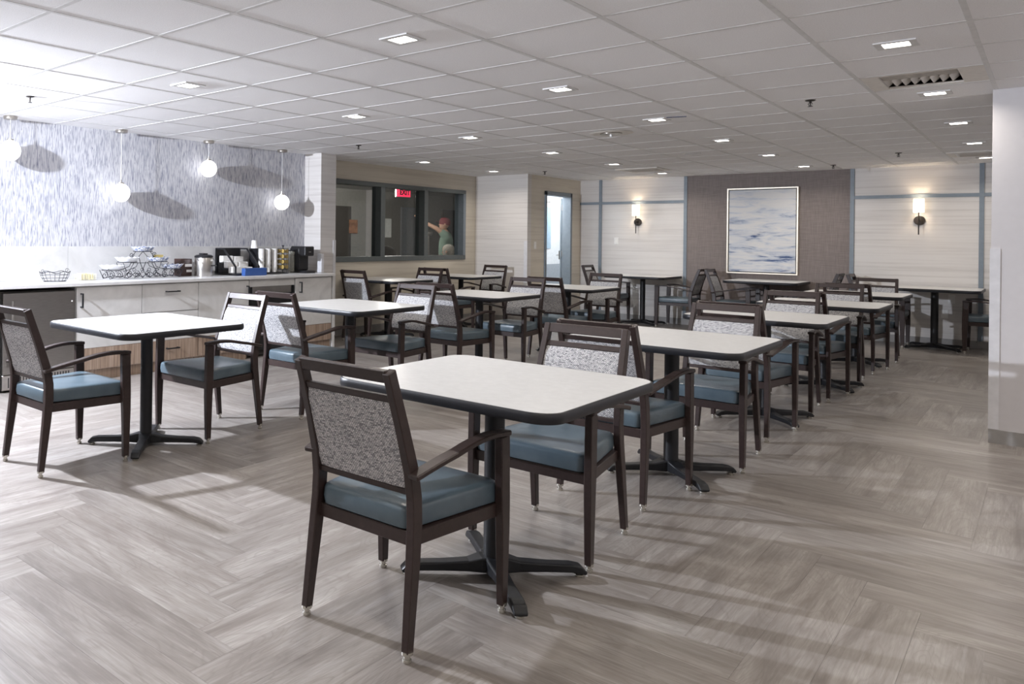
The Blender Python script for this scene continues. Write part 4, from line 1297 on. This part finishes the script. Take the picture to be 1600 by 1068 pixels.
def build_people():
    # standing person in a maroon cap, one arm raised
    p = thing('person', 'standing person in maroon cap and green shirt with one arm raised', 'person', (-8.25, 12.62, 0), R(118))
    skel = [(0, 0, 0.92), (0, 0, 1.08), (0, -0.01, 1.25), (0, -0.01, 1.40), (0, 0.01, 1.47), (0, 0.03, 1.52),
            (-0.09, 0, 0.88), (-0.10, 0.02, 0.48), (-0.11, -0.01, 0.09), (-0.12, 0.10, 0.045), (-0.12, 0.17, 0.035),
            (0.09, 0, 0.88), (0.11, 0.03, 0.48), (0.12, 0.0, 0.09), (0.13, 0.11, 0.045), (0.13, 0.18, 0.035),
            (-0.17, 0.0, 1.41), (-0.20, 0.14, 1.52), (-0.17, 0.33, 1.62), (-0.15, 0.46, 1.71),
            (0.18, -0.01, 1.40), (0.24, -0.02, 1.14), (0.22, 0.12, 0.96), (0.20, 0.20, 0.93)]
    ed = [(0, 1), (1, 2), (2, 3), (3, 4), (4, 5), (0, 6), (6, 7), (7, 8), (8, 9), (9, 10), (0, 11), (11, 12), (12, 13), (13, 14), (14, 15), (3, 16), (16, 17), (17, 18), (18, 19), (3, 20), (20, 21), (21, 22), (22, 23)]
    rad = [(0.155, 0.12), (0.15, 0.125), (0.165, 0.125), (0.14, 0.10), 0.06, 0.055, 0.095, 0.062, 0.042, 0.04, 0.03, 0.095, 0.062, 0.042, 0.04, 0.03, 0.062, 0.046, 0.036, 0.026, 0.062, 0.048, 0.036, 0.026]
    obj('body', body_mesh('body', skel, ed, rad, 'skin'), p)
    h = head_mesh().build('head', 'skin', p, (0, 0.045, 1.50), smooth=True)
    h.rotation_euler = (R(8), 0, R(6))
    cap = MB()
    n = 20
    cap.loft([[(r * math.cos(2 * PI * i / n), r * 1.22 * math.sin(2 * PI * i / n) - 0.006, z) for i in range(n)] for r, z in ((0.086, 0.105), (0.088, 0.15), (0.084, 0.19), (0.066, 0.225), (0.035, 0.242), (0.006, 0.247))])
    cap.loft([[(x, y, z) for x, y in ((-0.07, 0.08), (0.07, 0.08), (0.06, 0.15), (0.03, 0.175), (-0.03, 0.175), (-0.06, 0.15))] for z in (0.148, 0.154)])
    cap.build('cap', 'cap_maroon', h, smooth=True)
    sk = [skel[i] for i in (0, 1, 2, 3, 16, 17, 20, 21)]
    sk[5] = (-0.195, 0.11, 1.495)
    sk[7] = (0.232, -0.018, 1.19)
    obj('shirt', body_mesh('shirt', sk, [(0, 1), (1, 2), (2, 3), (3, 4), (4, 5), (3, 6), (6, 7)], [(0.175, 0.14), (0.175, 0.15), (0.188, 0.15), (0.158, 0.118), 0.082, 0.068, 0.084, 0.072], 'shirt_green'), p)
    tk = [(0, 0, 0.93)] + [skel[i] for i in (6, 7, 8, 11, 12, 13)]
    obj('trousers', body_mesh('trousers', tk, [(0, 1), (1, 2), (2, 3), (0, 4), (4, 5), (5, 6)], [(0.168, 0.132), 0.112, 0.082, 0.066, 0.112, 0.082, 0.066], 'trousers'), p)
    hp = [(0, 0, 0), (0, 0.05, 0.0), (-0.03, 0.095, 0.004), (-0.034, 0.135, -0.006), (-0.01, 0.105, 0.006), (-0.012, 0.155, -0.004), (0.012, 0.10, 0.004), (0.014, 0.148, -0.008), (0.032, 0.088, 0), (0.036, 0.122, -0.01), (-0.045, 0.04, -0.01), (-0.062, 0.075, -0.02)]
    he = [(0, 1), (1, 2), (2, 3), (1, 4), (4, 5), (1, 6), (6, 7), (1, 8), (8, 9), (0, 10), (10, 11)]
    hr = [(0.028, 0.018), (0.036, 0.016), 0.009, 0.008, 0.0095, 0.0085, 0.009, 0.008, 0.0085, 0.0075, 0.011, 0.009]
    hm = body_mesh('hand', hp, he, hr, 'skin')
    a = obj('hand', hm, p, (-0.152, 0.45, 1.703))
    a.rotation_euler = (R(32), R(20), R(8))
    b = obj('hand', hm, p, (0.203, 0.19, 0.933))
    b.rotation_euler = (R(-20), 0, R(20))
    # grey-haired seated person, only the head shows above the sill
    q = thing('person', 'seated person with grey hair in front of the standing person', 'person', (-7.72, 11.93, 0), R(100))
    sp = [(0, 0, 0.55), (0, 0, 0.72), (0, 0.01, 0.88), (0, 0.01, 0.96), (0, 0.02, 1.02), (-0.09, 0.05, 0.52), (-0.10, 0.42, 0.50), (-0.10, 0.44, 0.10), (-0.10, 0.55, 0.04), (0.09, 0.05, 0.52), (0.10, 0.42, 0.50), (0.10, 0.44, 0.10), (0.10, 0.55, 0.04), (-0.17, 0.01, 0.93), (-0.21, 0.06, 0.68), (-0.12, 0.27, 0.60), (0.17, 0.01, 0.93), (0.21, 0.06, 0.68), (0.12, 0.27, 0.60)]
    se = [(0, 1), (1, 2), (2, 3), (3, 4), (0, 5), (5, 6), (6, 7), (7, 8), (0, 9), (9, 10), (10, 11), (11, 12), (2, 13), (13, 14), (14, 15), (2, 16), (16, 17), (17, 18)]
    sr = [(0.16, 0.13), (0.15, 0.12), (0.15, 0.11), 0.09, 0.055, 0.09, 0.07, 0.055, 0.04, 0.09, 0.07, 0.055, 0.04, 0.06, 0.05, 0.036, 0.06, 0.05, 0.036]
    obj('body', body_mesh('body', sp, se, sr, 'trousers'), q)
    h = head_mesh().build('head', 'skin', q, (0, 0.03, 0.99), smooth=True)
    hair = MB().loft([[(r * math.cos(2 * PI * i / 20), r * 1.2 * math.sin(2 * PI * i / 20) - 0.018, z) for i in range(20)] for r, z in ((0.075, 0.04), (0.086, 0.09), (0.090, 0.15), (0.084, 0.195), (0.064, 0.228), (0.03, 0.245), (0.006, 0.249))])
    hair.build('hair', 'hair_grey', h, smooth=True)
    def stool(name, label, loc, rz, hi):
        c = thing(name, label, 'chair', loc, rz)
        B('seat', 'room_dark', c, -0.24, 0.24, -0.22, 0.24, 0.38, 0.43, 0.015, 2)
        MB().lathe([(0.03, 0.06), (0.03, 0.38)], 12).build('column', 'black_metal', c)
        for k in range(5):
            a = 2 * PI * k / 5
            MB().tube([(0, 0, 0.07), (0.26 * math.cos(a), 0.26 * math.sin(a), 0.03)], 0.022, 8).build('foot', 'black_metal', c)
        rings = []
        for z, hw in ((0.50, 0.16), (0.60, 0.20), (0.80, 0.22), (0.95, 0.215), (hi - 0.06, 0.18), (hi - 0.015, 0.11), (hi, 0.04)):
            rings.append([(hw * math.cos(2 * PI * i / 16), -0.25 + 0.035 * math.sin(2 * PI * i / 16), z) for i in range(16)])
        MB().loft(rings).build('backrest', 'room_dark', c, smooth=True)
        MB().tube([(0, -0.05, 0.40), (0, -0.27, 0.44), (0, -0.27, 0.56)], 0.025, 8).build('back_post', 'black_metal', c)
    stool('office_chair', 'dark rounded office chair showing above the sill of the window', (-8.15, 10.45, 0), R(60), 1.20)
    stool('office_chair', 'low dark office chair under the seated grey-haired person', (-7.72, 11.98, 0), R(100), 0.9)
build_people()
